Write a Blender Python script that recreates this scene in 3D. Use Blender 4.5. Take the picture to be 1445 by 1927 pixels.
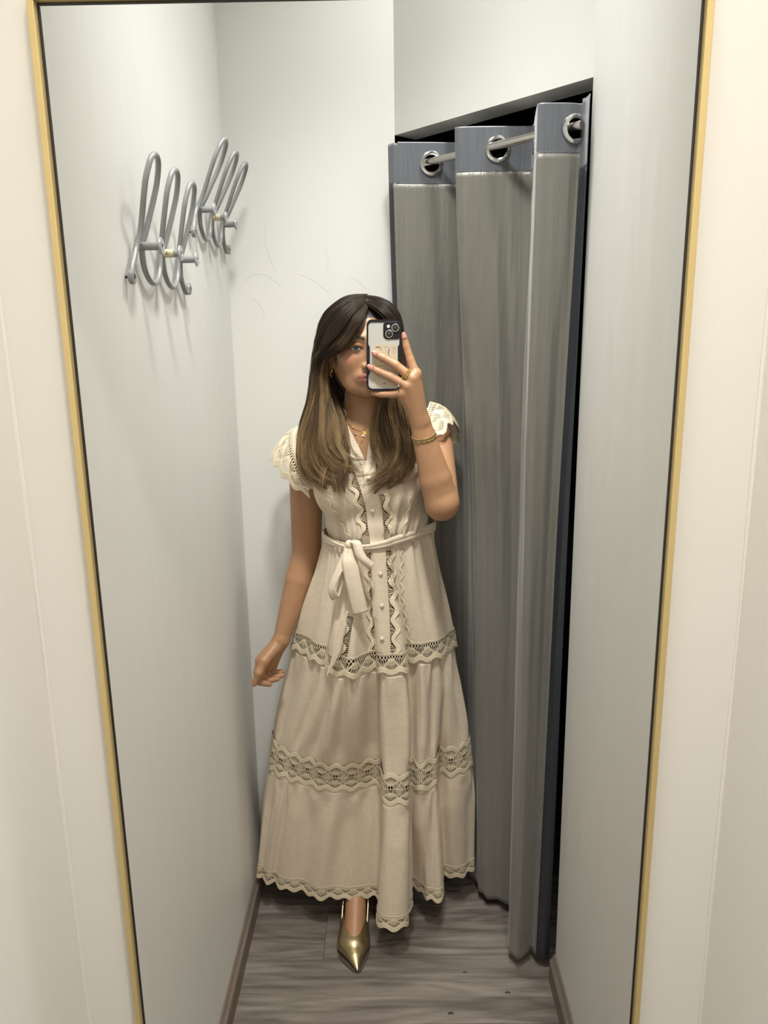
import bpy, bmesh, math, random
import numpy as np
from mathutils import Vector, Matrix

random.seed(7)
rng = np.random.default_rng(11)
for o in list(bpy.data.objects):
    bpy.data.objects.remove(o)
scn = bpy.context.scene
COL = scn.collection

# ------------------------------------------------------------------ camera
# X to the right, Y away from the viewer, Z up; the phone's lens is at (0, 0, CAM_H)
FPX, IMW, IMH = 1447.0, 1445, 1927
CAM_H = 1.58
PITCH, ROLL, YAW = 0.2298, -0.0149, -0.0101
fw = np.array([math.sin(YAW) * math.cos(PITCH), math.cos(YAW) * math.cos(PITCH), -math.sin(PITCH)])
rt = np.array([math.cos(YAW), -math.sin(YAW), 0.0])
upv = np.cross(rt, fw)
RT = rt * math.cos(ROLL) + upv * math.sin(ROLL)
UP = -rt * math.sin(ROLL) + upv * math.cos(ROLL)
CAM = np.array([0.0, 0.0, CAM_H])
cd = bpy.data.cameras.new("camera")
cd.sensor_fit = 'VERTICAL'
cd.sensor_height = 24.0
cd.lens = FPX / IMH * 24.0
cd.clip_start = 0.01
cd.clip_end = 50
cam = bpy.data.objects.new("camera", cd)
COL.objects.link(cam)
M = Matrix.Identity(4)
for i in range(3):
    M[i][0], M[i][1], M[i][2], M[i][3] = RT[i], UP[i], -fw[i], CAM[i]
cam.matrix_world = M
scn.camera = cam


def ray(x, y):
    return fw + (x - IMW / 2) / FPX * RT - (y - IMH / 2) / FPX * UP


def atY(x, y, Y):
    d = ray(x, y)
    return CAM + d * (Y / d[1])


def atZ(x, y, Z):
    d = ray(x, y)
    return CAM + d * ((Z - CAM_H) / d[2])


# ------------------------------------------------------------------ light and exposure
scn.view_settings.view_transform = 'Standard'
scn.view_settings.look = 'None'
scn.view_settings.gamma = 1.0
scn.view_settings.use_curve_mapping = False
scn.view_settings.exposure = -0.5
w = bpy.data.worlds.new("world")
scn.world = w
w.use_nodes = True
w.node_tree.nodes["Background"].inputs[0].default_value = (0.5, 0.48, 0.45, 1)
w.node_tree.nodes["Background"].inputs[1].default_value = 0.02


def lamp(name, loc, size, power, color, rot=(0, 0, 0), spread=125):
    l = bpy.data.lights.new(name, 'AREA')
    l.shape = 'DISK'
    l.size = size
    l.energy = power
    l.color = color
    l.spread = math.radians(spread)
    o = bpy.data.objects.new(name, l)
    o.location = loc
    o.rotation_euler = rot
    COL.objects.link(o)
    return o


# the cubicle's ceiling lamp, and the same lamp as the mirror shows it
LW, LM = (1.0, 0.915, 0.82), (0.985, 0.985, 0.93)
lamp("ceiling_lamp_light", (0.24, 0.02, 2.94), 0.16, 17.5, LW, (0, 0, 0), 105)
lamp("ceiling_lamp_light_mirrored", (0.24, 1.62, 2.94), 0.16, 10.2, LM, (0, 0, 0), 106)
# spot over the mirror, tilted at whoever stands before it, and its mirror image
lamp("mirror_spot_light", (-0.02, 0.73, 2.94), 0.24, 12.0, LW, (math.radians(-24), 0, 0), 80)
lamp("mirror_spot_light_mirrored", (-0.02, 0.91, 2.94), 0.24, 6.8, LM, (math.radians(25), 0, 0), 58)


# ------------------------------------------------------------------ materials
MATS = {}


def mat(name, color, rough=0.6, metal=0.0, spec=0.5, noise=None, bump=None, sheen=0.0, coat=0.0, sss=0.0, build=None):
    """color; noise=(scale(xyz), amount, detail, second colour); bump=(scale(xyz), strength, distance)"""
    m = bpy.data.materials.new(name)
    m.use_nodes = True
    nt = m.node_tree
    b = nt.nodes["Principled BSDF"]
    b.inputs["Base Color"].default_value = (*color, 1)
    b.inputs["Roughness"].default_value = rough
    b.inputs["Metallic"].default_value = metal
    b.inputs["Specular IOR Level"].default_value = spec
    b.inputs["Sheen Weight"].default_value = sheen
    b.inputs["Coat Weight"].default_value = coat
    if sss:
        b.inputs["Subsurface Weight"].default_value = sss
        b.inputs["Subsurface Radius"].default_value = (0.012, 0.005, 0.003)
        b.inputs["Subsurface Scale"].default_value = 1.0
    tc = nt.nodes.new("ShaderNodeTexCoord")

    def noise_node(scale, detail=4.0):
        mp = nt.nodes.new("ShaderNodeMapping")
        mp.inputs["Scale"].default_value = scale
        nt.links.new(tc.outputs["Object"], mp.inputs["Vector"])
        n = nt.nodes.new("ShaderNodeTexNoise")
        n.inputs["Scale"].default_value = 1.0
        n.inputs["Detail"].default_value = detail
        nt.links.new(mp.outputs["Vector"], n.inputs["Vector"])
        return n

    if noise:
        sc, amt, det, c2 = noise
        n = noise_node(sc, det)
        r = nt.nodes.new("ShaderNodeMapRange")
        r.inputs["From Min"].default_value = 0.35
        r.inputs["From Max"].default_value = 0.65
        r.inputs["To Max"].default_value = amt
        nt.links.new(n.outputs["Fac"], r.inputs["Value"])
        mx = nt.nodes.new("ShaderNodeMix")
        mx.data_type = 'RGBA'
        mx.inputs["A"].default_value = (*color, 1)
        mx.inputs["B"].default_value = (*c2, 1)
        nt.links.new(r.outputs["Result"], mx.inputs["Factor"])
        nt.links.new(mx.outputs["Result"], b.inputs["Base Color"])
    if bump:
        last = None
        for (sc, st, dist) in (bump if isinstance(bump[0], tuple) and isinstance(bump[0][0], tuple) else [bump]):
            n = noise_node(sc, 3.0)
            bp = nt.nodes.new("ShaderNodeBump")
            bp.inputs["Strength"].default_value = st
            bp.inputs["Distance"].default_value = dist
            nt.links.new(n.outputs["Fac"], bp.inputs["Height"])
            if last:
                nt.links.new(last.outputs["Normal"], bp.inputs["Normal"])
            last = bp
        nt.links.new(last.outputs["Normal"], b.inputs["Normal"])
    if build:
        build(nt, b, tc)
    MATS[name] = m
    return m


# ------------------------------------------------------------------ mesh helpers
def link(o, parent=None):
    COL.objects.link(o)
    if parent is not None:
        o.parent = parent
    return o


def mesh(name, V, F, m, parent=None, smooth=True, auto=None):
    me = bpy.data.meshes.new(name)
    V = np.asarray(V, float)
    me.from_pydata(V.tolist(), [], F if isinstance(F, list) else np.asarray(F).tolist())
    me.update()
    if smooth:
        me.polygons.foreach_set("use_smooth", np.ones(len(me.polygons), bool))
    if auto is not None:
        me.set_sharp_from_angle(angle=math.radians(auto))
    if m is not None:
        me.materials.append(MATS[m] if isinstance(m, str) else m)
    o = bpy.data.objects.new(name, me)
    return link(o, parent)


def tag(o, label=None, cat=None, group=None, kind=None):
    for k, v in (("label", label), ("category", cat), ("group", group), ("kind", kind)):
        if v:
            o[k] = v
    return o


def empty(name, loc=(0, 0, 0)):
    o = bpy.data.objects.new(name, None)
    o.empty_display_size = 0.05
    o.location = loc
    return link(o)


class MB:
    """collects shapes into one mesh"""

    def __init__(s):
        s.V, s.F, s.n = [], [], 0

    def add(s, V, F):
        V = np.asarray(V, float)
        s.V.append(V)
        s.F += [tuple(int(i) + s.n for i in f) for f in F]
        s.n += len(V)
        return s

    def box(s, lo, hi):
        x0, y0, z0 = lo
        x1, y1, z1 = hi
        V = [(x0, y0, z0), (x1, y0, z0), (x1, y1, z0), (x0, y1, z0), (x0, y0, z1), (x1, y0, z1), (x1, y1, z1), (x0, y1, z1)]
        return s.add(V, [(0, 3, 2, 1), (4, 5, 6, 7), (0, 1, 5, 4), (1, 2, 6, 5), (2, 3, 7, 6), (3, 0, 4, 7)])

    def prism(s, poly, axis_pts):
        """poly: list of 3D points (planar), extruded by vector"""
        P = np.asarray(poly, float)
        n = len(P)
        Q = P + np.asarray(axis_pts, float)
        F = [tuple(range(n))[::-1], tuple(range(n, 2 * n))]
        F += [(i, (i + 1) % n, n + (i + 1) % n, n + i) for i in range(n)]
        return s.add(np.vstack([P, Q]), F)

    def tube(s, P, r, seg=10, cap=True, closed=False, flat=None):
        """sweep a circle (or ellipse: flat=(ratio, up vector)) of radius r (scalar or per point) along P"""
        P = np.asarray(P, float)
        n = len(P)
        R = np.broadcast_to(np.asarray(r, float), (n,))
        if closed:
            T = np.roll(P, -1, 0) - np.roll(P, 1, 0)
        else:
            T = np.gradient(P, axis=0)
        T /= np.linalg.norm(T, axis=1)[:, None] + 1e-12
        ref = np.array([0.31, 0.17, 0.93])
        if flat is not None:
            ref = np.asarray(flat[1], float)
        N = ref - (ref @ T[0]) * T[0]
        N /= np.linalg.norm(N)
        ang = np.linspace(0, 2 * np.pi, seg, endpoint=False)
        ca, sa = np.cos(ang), np.sin(ang)
        V = np.zeros((n, seg, 3))
        k = 1.0 if flat is None else flat[0]
        for i in range(n):
            N = (ref if flat is not None else N) - ((ref if flat is not None else N) @ T[i]) * T[i]
            N /= np.linalg.norm(N) + 1e-12
            B = np.cross(T[i], N)
            V[i] = P[i] + R[i] * (k * ca[:, None] * N + sa[:, None] * B)
        F = []
        m = n if closed else n - 1
        for i in range(m):
            j = (i + 1) % n
            for a in range(seg):
                b = (a + 1) % seg
                F.append((i * seg + a, i * seg + b, j * seg + b, j * seg + a))
        if cap and not closed:
            F.append(tuple(range(seg))[::-1])
            F.append(tuple((n - 1) * seg + a for a in range(seg)))
        return s.add(V.reshape(-1, 3), F)

    def lathe(s, prof, origin, axis, seg=24):
        """prof: [(radius, height)], revolved about axis at origin"""
        a = np.asarray(axis, float)
        a = a / np.linalg.norm(a)
        u = np.cross(a, [0.3, 0.9, 0.2])
        u /= np.linalg.norm(u)
        v = np.cross(a, u)
        ang = np.linspace(0, 2 * np.pi, seg, endpoint=False)
        ring = np.cos(ang)[:, None] * u + np.sin(ang)[:, None] * v
        V = np.vstack([np.asarray(origin) + r * ring + h * a for r, h in prof])
        n = len(prof)
        F = []
        for i in range(n - 1):
            for k in range(seg):
                b = (k + 1) % seg
                F.append((i * seg + k, i * seg + b, (i + 1) * seg + b, (i + 1) * seg + k))
        if prof[0][0] > 1e-6:
            F.append(tuple(range(seg))[::-1])
        if prof[-1][0] > 1e-6:
            F.append(tuple((n - 1) * seg + k for k in range(seg)))
        return s.add(V, F)

    def ball(s, c, r, seg=12, sc=(1, 1, 1)):
        c = np.asarray(c, float)
        V, F = [], []
        rows = seg // 2
        for i in range(rows + 1):
            t = math.pi * i / rows
            for k in range(seg):
                p = 2 * math.pi * k / seg
                V.append(c + r * np.array([math.sin(t) * math.cos(p) * sc[0], math.sin(t) * math.sin(p) * sc[1], math.cos(t) * sc[2]]))
        for i in range(rows):
            for k in range(seg):
                b = (k + 1) % seg
                F.append((i * seg + k, (i + 1) * seg + k, (i + 1) * seg + b, i * seg + b))
        return s.add(V, F)

    def build(s, name, m, parent=None, smooth=True, auto=35):
        return mesh(name, np.vstack(s.V), s.F, m, parent, smooth, auto)


def spline(P, n, closed=False):
    """Catmull-Rom through P (any dimension), n samples, evenly by chord length"""
    P = np.asarray(P, float)
    k = len(P)
    if closed:
        Q = np.vstack([P[-1:], P, P[:2]])
        segs = k
    else:
        Q = np.vstack([2 * P[0] - P[1], P, 2 * P[-1] - P[-2]])
        segs = k - 1
    out = []
    sub = 16
    for i in range(segs):
        p0, p1, p2, p3 = Q[i], Q[i + 1], Q[i + 2], Q[i + 3]
        for j in range(sub):
            t = j / sub
            out.append(0.5 * ((2 * p1) + (-p0 + p2) * t + (2 * p0 - 5 * p1 + 4 * p2 - p3) * t * t + (-p0 + 3 * p1 - 3 * p2 + p3) * t ** 3))
    out.append(P[0] if closed else P[-1])
    out = np.array(out)
    d = np.concatenate([[0], np.cumsum(np.linalg.norm(np.diff(out, axis=0), axis=1) + 1e-12)])
    t = np.linspace(0, d[-1], n + 1 if closed else n)
    if closed:
        t = t[:-1]
    return np.stack([np.interp(t, d, out[:, c]) for c in range(P.shape[1])], 1)


def grid_faces(nu, nv, keep=None):
    F = []
    for i in range(nu - 1):
        for j in range(nv - 1):
            if keep is None or keep[i, j]:
                F.append((i * nv + j, (i + 1) * nv + j, (i + 1) * nv + j + 1, i * nv + j + 1))
    return F


def sstep(a, b, x):
    t = np.clip((x - a) / (b - a), 0, 1)
    return t * t * (3 - 2 * t)
# ------------------------------------------------------------------ the room
XL, XR = -0.403, 0.392          # side walls
YB = 2.023                      # far wall, as seen in the mirror
YR = -0.42                      # wall behind the viewer
CEIL = 3.0
MY = 0.82                       # mirror plane
DA, DB = np.array([0.019, YB]), np.array([XR, 1.606])     # corner-cut doorway
DN = np.array([0.7453, 0.6667])                           # its outward normal
ZL = 2.044                      # underside of the lintel


def plaster(name, col, col2):
    # brush-marked emulsion paint: faint upright strokes in colour, gloss and relief
    def build(nt, b, tc):
        mp = nt.nodes.new("ShaderNodeMapping")
        mp.inputs["Scale"].default_value = (60, 60, 3.0)
        nt.links.new(tc.outputs["Object"], mp.inputs["Vector"])
        n = nt.nodes.new("ShaderNodeTexNoise")
        n.inputs["Detail"].default_value = 5
        n.inputs["Scale"].default_value = 1
        nt.links.new(mp.outputs["Vector"], n.inputs["Vector"])
        r = nt.nodes.new("ShaderNodeMapRange")
        r.inputs["From Min"].default_value = 0.3
        r.inputs["From Max"].default_value = 0.7
        r.inputs["To Min"].default_value = 0.38
        r.inputs["To Max"].default_value = 0.58
        nt.links.new(n.outputs["Fac"], r.inputs["Value"])
        nt.links.new(r.outputs["Result"], b.inputs["Roughness"])
    return mat(name, col, 0.5, noise=((2.0, 2.0, 0.8), 1.0, 4.0, col2),
               bump=(((70, 70, 4), 0.10, 0.002), ((400, 400, 400), 0.04, 0.0006), ((5, 5, 2), 0.25, 0.004)), build=build)


plaster("paint", (0.735, 0.73, 0.705), (0.71, 0.705, 0.675))
mat("unlit_dark", (0.05, 0.05, 0.055), 0.9)  # near-black colour stands in for the darkness beyond the curtain
mat("gold_frame", (0.66, 0.52, 0.25), 0.38, metal=0.55, noise=((3, 3, 3), 0.5, 2.0, (0.58, 0.45, 0.21)))
mat("black_rubber", (0.012, 0.011, 0.010), 0.5)
mat("mark", (0.03, 0.022, 0.017), 0.8)


def board(o):
    return tag(o, kind="structure")


board(MB().box((XL - 0.06, YR, 0), (XL, YB + 0.07, CEIL)).build("wall_left", "paint", smooth=False, auto=None))
board(MB().box((XR, YR, 0), (XR + 0.07, DB[1], CEIL)).build("wall_right", "paint", smooth=False, auto=None))
board(MB().box((XL, YB, 0), (DA[0], YB + 0.07, CEIL)).build("wall_back", "paint", smooth=False, auto=None))
board(MB().box((XL - 0.06, YR - 0.06, 0), (XR + 0.07, YR, CEIL)).build("wall_rear", "paint", smooth=False, auto=None))
board(MB().box((XL - 0.06, YR - 0.06, CEIL), (1.6, 2.9, CEIL + 0.05)).build("ceiling", "paint", smooth=False, auto=None))
# wall over the doorway
tdir = (DB - DA) / np.linalg.norm(DB - DA)
pA, pB = DA, DB
qA, qB = DA + DN * 0.072 + tdir * -0.0, DB + DN * 0.072
lint = MB().prism([(pA[0], pA[1], ZL), (pB[0], pB[1], ZL), (qB[0], qB[1], ZL), (qA[0], qA[1], ZL)], (0, 0, CEIL - ZL))
board(lint.build("wall_lintel", "paint", smooth=False, auto=None))
# dark box added outside the curtain so the gaps round it stay unlit
out = MB()
out.box((-0.12, 2.80, 0), (1.6, 2.86, CEIL)).box((1.54, 1.3, 0), (1.6, 2.80, CEIL)).box((XR + 0.07, 1.3, 0), (1.54, 1.36, CEIL)).box((-0.12, YB + 0.07, 0), (-0.06, 2.80, CEIL))
board(out.build("outside_dark_box", "unlit_dark", smooth=False, auto=None))

# the wall the mirror hangs on, open where the mirror shows the cubicle
GX0, GX1, GZ1, GZ0 = -0.3283, 0.2992, 1.8868, 0.30
WY0, WY1 = MY + 0.003, MY + 0.006
V, F = [], []
ho = [(GX0 - .006, GZ0 - .006), (GX1 + .006, GZ0 - .006), (GX1 + .006, GZ1 + .006), (GX0 - .006, GZ1 + .006)]
ou = [(XL, 0), (XR, 0), (XR, CEIL), (XL, CEIL)]
for Y in (WY0, WY1):
    V += [(x, Y, z) for x, z in ou] + [(x, Y, z) for x, z in ho]
for k in range(4):
    j = (k + 1) % 4
    F += [(k, j, 4 + j, 4 + k), (8 + j, 8 + k, 12 + k, 12 + j), (4 + k, 4 + j, 12 + j, 12 + k), (j, k, 8 + k, 8 + j)]
board(mesh("wall_mirror", V, F, "paint", smooth=False))

# paint beads in the two corners beside the mirror
for nm, x, sx in (("trim_1", XL, 1), ("trim_2", XR, -1)):
    zz = np.linspace(0.0, CEIL, 60)
    P = np.stack([np.full(60, x + sx * 0.0005) + 0.0006 * np.sin(zz * 9 + x * 40), np.full(60, WY0 - 0.0005), zz], 1)
    board(MB().tube(P, 0.0028 + 0.0006 * np.sin(zz * 14), 8).build(nm, "paint"))
zz = np.linspace(0.0, CEIL, 60)
board(MB().tube(np.stack([np.full(60, XL + 0.0005), np.full(60, YB - 0.0005), zz], 1), 0.002, 8).build("trim_3", "paint"))

# mirror: gilt frame of four mitred bars, black edge of the glass
mir = empty("wall_mirror_frame", (0, MY, GZ0))
mir.name = "framed_mirror"
tag(mir, "tall mirror with thin gold metal frame and black inner edge on the wall", "mirror")


def bar(name, inner, outer, y0, y1, m, parent):
    (ix0, iz0, ix1, iz1), (ox0, oz0, ox1, oz1) = inner, outer
    I = [(ix0, iz0), (ix1, iz0), (ix1, iz1), (ix0, iz1)]
    O = [(ox0, oz0), (ox1, oz0), (ox1, oz1), (ox0, oz1)]
    for k in range(4):
        j = (k + 1) % 4
        q = [O[k], O[j], I[j], I[k]]
        mb = MB().prism([(a, y0 - MY, b - GZ0) for a, b in q], (0, y1 - y0, 0))
        o = mb.build(name, m, parent, smooth=False, auto=None)
        bv = o.modifiers.new("bevel", 'BEVEL')
        bv.width = 0.0008
        bv.segments = 2


e0, e1 = 0.0022, 0.0092
bar("frame_bar", (GX0 - e0, GZ0 - e0, GX1 + e0, GZ1 + e0), (GX0 - e1, GZ0 - e1, GX1 + e1, GZ1 + e1), MY - 0.010, WY0, "gold_frame", mir)
bar("glass_edge", (GX0, GZ0, GX1, GZ1), (GX0 - e0, GZ0 - e0, GX1 + e0, GZ1 + e0), MY - 0.002, MY + 0.001, "black_rubber", mir)

# ------------------------------------------------------------------ floor: grey oak laminate planks


def wood_build(nt, b, tc):
    oi = nt.nodes.new("ShaderNodeObjectInfo")
    add = nt.nodes.new("ShaderNodeVectorMath")
    add.operation = 'ADD'
    sc = nt.nodes.new("ShaderNodeVectorMath")
    sc.operation = 'SCALE'
    cmb = nt.nodes.new("ShaderNodeCombineXYZ")
    for k in range(3):
        nt.links.new(oi.outputs["Random"], cmb.inputs[k])
    nt.links.new(cmb.outputs[0], sc.inputs[0])
    sc.inputs["Scale"].default_value = 37.0
    nt.links.new(tc.outputs["Object"], add.inputs[0])
    nt.links.new(sc.outputs[0], add.inputs[1])

    def nz(scale, detail, dist=0.0, rough=0.5):
        mp = nt.nodes.new("ShaderNodeMapping")
        mp.inputs["Scale"].default_value = scale
        nt.links.new(add.outputs[0], mp.inputs["Vector"])
        n = nt.nodes.new("ShaderNodeTexNoise")
        n.inputs["Scale"].default_value = 1
        n.inputs["Detail"].default_value = detail
        n.inputs["Distortion"].default_value = dist
        n.inputs["Roughness"].default_value = rough
        nt.links.new(mp.outputs["Vector"], n.inputs["Vector"])
        return n
    g = nz((2.5, 26, 5), 6, 0.8, 0.6)
    fine = nz((14, 420, 40), 4, 0.2)
    # cathedral figure: bands of a stretched low-frequency noise
    fig = nz((1.6, 9, 3), 1, 0.3)
    wv = nt.nodes.new("ShaderNodeMath")
    wv.operation = 'MULTIPLY'
    wv.inputs[1].default_value = 55
    nt.links.new(fig.outputs["Fac"], wv.inputs[0])
    sn = nt.nodes.new("ShaderNodeMath")
    sn.operation = 'SINE'
    nt.links.new(wv.outputs[0], sn.inputs[0])
    a1 = nt.nodes.new("ShaderNodeMath")
    a1.operation = 'MULTIPLY_ADD'
    a1.inputs[1].default_value = 0.05
    nt.links.new(sn.outputs[0], a1.inputs[0])
    nt.links.new(g.outputs["Fac"], a1.inputs[2])
    a2 = nt.nodes.new("ShaderNodeMath")
    a2.operation = 'MULTIPLY_ADD'
    a2.inputs[1].default_value = 0.24
    nt.links.new(fine.outputs["Fac"], a2.inputs[0])
    nt.links.new(a1.outputs[0], a2.inputs[2])
    cr = nt.nodes.new("ShaderNodeValToRGB")
    cr.color_ramp.elements[0].position = 0.42
    cr.color_ramp.elements[0].color = (0.080, 0.066, 0.056, 1)
    cr.color_ramp.elements[1].position = 0.82
    cr.color_ramp.elements[1].color = (0.235, 0.205, 0.178, 1)
    e = cr.color_ramp.elements.new(0.60)
    e.color = (0.145, 0.123, 0.106, 1)
    nt.links.new(a2.outputs[0], cr.inputs["Fac"])
    nt.links.new(cr.outputs[0], b.inputs["Base Color"])
    bp = nt.nodes.new("ShaderNodeBump")
    bp.inputs["Strength"].default_value = 0.15
    bp.inputs["Distance"].default_value = 0.001
    nt.links.new(fine.outputs["Fac"], bp.inputs["Height"])
    nt.links.new(bp.outputs["Normal"], b.inputs["Normal"])


mat("laminate", (0.2, 0.17, 0.15), 0.42, build=wood_build)
mat("joint", (0.03, 0.025, 0.02), 0.9)
mat("skirting", (0.2, 0.16, 0.13), 0.45, noise=((40, 2.5, 120), 1.0, 5.0, (0.125, 0.10, 0.08)), bump=((60, 4, 300), 0.1, 0.001))
floor = board(MB().box((XL - 0.06, YR - 0.06, -0.03), (1.6, 2.9, -0.0025)).build("floor", "joint", smooth=False, auto=None))
PWID = 0.19
row = 0
y = 1.672 - 7 * PWID
while y < 2.80:
    off = (0.37 * row) % 1.0
    xs = [XL] + [v for v in (-0.9 + off * 1.2, 0.3 + off * 1.2) if XL + 0.05 < v < 0.9] + [1.5]
    for a, b_ in zip(xs[:-1], xs[1:]):
        if b_ - a < 0.02:
            continue
        y1 = min(y + PWID, 2.80)
        V = []
        ins, zt = 0.0005, 0.0
        x0, x1 = a + 0.0004, b_ - 0.0004
        for z, i in ((-0.004, 0), (-0.0006, 0), (zt, ins)):
            V += [(x0 + i, y + 0.0004 + i, z), (x1 - i, y + 0.0004 + i, z), (x1 - i, y1 - 0.0004 - i, z), (x0 + i, y1 - 0.0004 - i, z)]
        F = [(3, 2, 1, 0), (8, 9, 10, 11)] + [(4 * l + k, 4 * l + (k + 1) % 4, 4 * l + 4 + (k + 1) % 4, 4 * l + 4 + k) for l in (0, 1) for k in range(4)]
        mesh("plank", V, F, "laminate", floor, smooth=False)
    y += PWID
    row += 1

# skirting with a grooved top edge
prof = [(0, 0), (0.0145, 0), (0.0145, 0.056), (0.0125, 0.0585), (0.0125, 0.0605), (0.0095, 0.0625), (0.0095, 0.0655), (0.006, 0.068), (0.006, 0.0715), (0.003, 0.0745), (0, 0.0745)]
for nm, x, sx, y0, y1 in (("baseboard_left", XL, 1, YR, YB), ("baseboard_right", XR, -1, YR, DB[1])):
    for part, (a, b_) in enumerate(((y0, WY0), (WY1, y1))):
        o = MB().prism([(x + sx * px_, a, pz) for px_, pz in prof], (0, b_ - a, 0)).build(nm if part else nm.replace("baseboard", "baseboard_near"), "skirting", smooth=False, auto=None)
        board(o)
board(MB().prism([(XL, YB - px_, pz) for px_, pz in prof], (DA[0] - XL, 0, 0)).build("baseboard_back", "skirting", smooth=False, auto=None))

# scuffs and crumbs
for k, (px_, py_) in enumerate(((848, 1907), (955, 1868), (875, 1830))):
    c = atZ(px_, py_, 0.001)
    mb = MB()
    for q in range(3):
        mb.ball(c + np.array([0.004 * q - 0.004, 0.002 * (q % 2), 0.0006]), 0.0022 - 0.0004 * k, 8, (1.6, 1, 0.5))
    tag(mb.build("crumb", "mark"), ["largest dark crumb on the grey planks near the bottom of the mirror", "small dark crumb on the planks near the right skirting", "tiny pale speck on the planks below the dress"][k], "crumb", "crumbs on the floor")

# hair-thin scratches on the far wall
mat("scratch", (0.42, 0.40, 0.36), 0.7)
wb = bpy.data.objects["wall_back"]
for P in ([(498, 425), (500, 460), (510, 490), (520, 512)], [(560, 515), (590, 528), (620, 552)], [(450, 545), (470, 520), (500, 518), (530, 540)], [(612, 470), (618, 492), (611, 512)], [(470, 560), (490, 575), (500, 600)], [(655, 520), (672, 528), (690, 545)]):
    Q = spline(np.array([atY(x, y, YB - 0.0002) for x, y in P]), 20)
    MB().tube(Q, 0.00013, 4).build("scratch", "scratch", wb)
# ------------------------------------------------------------------ curtain in the doorway
mat("curtain_header", (0.125, 0.133, 0.152), 0.38, sheen=0.3, noise=((300, 300, 6), 0.6, 3.0, (0.085, 0.092, 0.112)), bump=((500, 500, 8), 0.15, 0.0006))
mat("curtain_lining", (0.178, 0.171, 0.149), 0.36, sheen=0.25, noise=((40, 40, 1.2), 0.5, 4.0, (0.135, 0.131, 0.115)),
    bump=(((48, 48, 2.2), 0.6, 0.007), ((22, 22, 12), 0.32, 0.004), ((900, 900, 60), 0.06, 0.0004)))
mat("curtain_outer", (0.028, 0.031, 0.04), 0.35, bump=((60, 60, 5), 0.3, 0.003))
mat("chrome", (0.62, 0.61, 0.60), 0.12, metal=1.0)
mat("brushed_steel", (0.55, 0.53, 0.50), 0.24, metal=1.0)
mat("hook_grey", (0.29, 0.297, 0.295), 0.36, metal=0.2, noise=((30, 30, 30), 0.4, 2.0, (0.25, 0.256, 0.256)))
mat("hook_disc", (0.42, 0.44, 0.45), 0.3, metal=0.4)
mat("tape", (0.62, 0.55, 0.36), 0.6)
mat("ink", (0.03, 0.03, 0.035), 0.6)

top = [(.003, 1.903), (.016, 1.889), (.030, 1.893), (.10, 1.90), (.165, 1.905), (.176, 1.88), (.163, 1.83), (.149, 1.785), (.152, 1.770), (.22, 1.768), (.298, 1.772), (.308, 1.755), (.300, 1.69), (.291, 1.62), (.294, 1.605), (.325, 1.604), (.35, 1.606), (.371, 1.612), (.379, 1.606), (.381, 1.592), (.381, 1.578)]
bot = [(.03, 1.985), (.04, 1.975), (.055, 1.98), (.11, 2.02), (.185, 2.035), (.205, 2.01), (.218, 1.96), (.226, 1.905), (.236, 1.880), (.262, 1.858), (.308, 1.833), (.318, 1.82), (.312, 1.75), (.288, 1.69), (.291, 1.668), (.304, 1.638), (.330, 1.656), (.344, 1.672), (.352, 1.655), (.367, 1.640), (.384, 1.640)]
NU, NV = 330, 150
T_ = spline(np.array(top), NU)
B_ = spline(np.array(bot), NU)
ZTOP, ZHB, ZBOT = 2.0, 1.911, 0.03


def curtain_pos(z):
    """(NU, 2) plan of the cloth at height z"""
    t = (ZTOP - z) / (ZTOP - ZBOT)
    e = sstep(0.0, 0.5, t) * 0.45 + 0.55 * t
    P = T_ * (1 - e) + B_ * e
    u = np.linspace(0, 1, NU)
    nrm = np.stack([-np.gradient(P[:, 1]), np.gradient(P[:, 0])], 1)
    nrm /= np.linalg.norm(nrm, axis=1)[:, None] + 1e-9
    amp = 0.0056 * sstep(0.02, 0.35, t)
    wv = np.zeros(NU)
    for k_, (fq, ph0, dr, am) in enumerate(((31, 0.4, 1.8, 1.0), (53, 2.1, -2.6, 0.7), (83, 4.0, 3.4, 0.6), (127, 1.0, -4.0, 0.35), (19, 3.0, 1.0, 0.8))):
        wv += am * np.sin(u * fq + ph0 + dr * t + 0.9 * np.sin(3.1 * t + k_) + 0.8 * np.sin(u * 9 + k_))
    wv = np.sign(wv) * np.abs(wv) ** 1.25 * 0.8
    env = np.sin(np.pi * np.clip((u - 0.02) / 0.96, 0, 1)) ** 0.5
    return P + nrm * (amp * wv * env)[:, None]


def cloth(name, u0, u1, zs, m, parent, keep=None, off=0.0):
    i0, i1 = int(u0 * (NU - 1)), int(u1 * (NU - 1)) + 1
    rows = []
    for z in zs:
        P = curtain_pos(z)
        nrm = np.stack([-np.gradient(P[:, 1]), np.gradient(P[:, 0])], 1)
        nrm /= np.linalg.norm(nrm, axis=1)[:, None] + 1e-9
        P = P - nrm * off
        rows.append(np.column_stack([P[i0:i1], np.full(i1 - i0, z)]))
    G = np.array(rows).transpose(1, 0, 2)
    nu, nv = G.shape[:2]
    k = None
    if keep is not None:
        cen = (G[:-1, :-1] + G[1:, 1:]) / 2
        k = keep(cen)
    o = mesh(name, G.reshape(-1, 3), grid_faces(nu, nv, k), m, parent)
    sd = o.modifiers.new("thickness", 'SOLIDIFY')
    sd.thickness = 0.0012
    return o


cur = empty("eyelet_curtain", (0.2, 1.8, ZBOT))
tag(cur, "grey eyelet curtain with blue-grey header hanging in the doorway behind the woman", "curtain")
INV = Matrix.Translation((-0.2, -1.8, -ZBOT))
# arc-length positions of the folds
arc = np.concatenate([[0], np.cumsum(np.linalg.norm(np.diff(T_, axis=0), axis=1))])
arc /= arc[-1]


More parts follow.
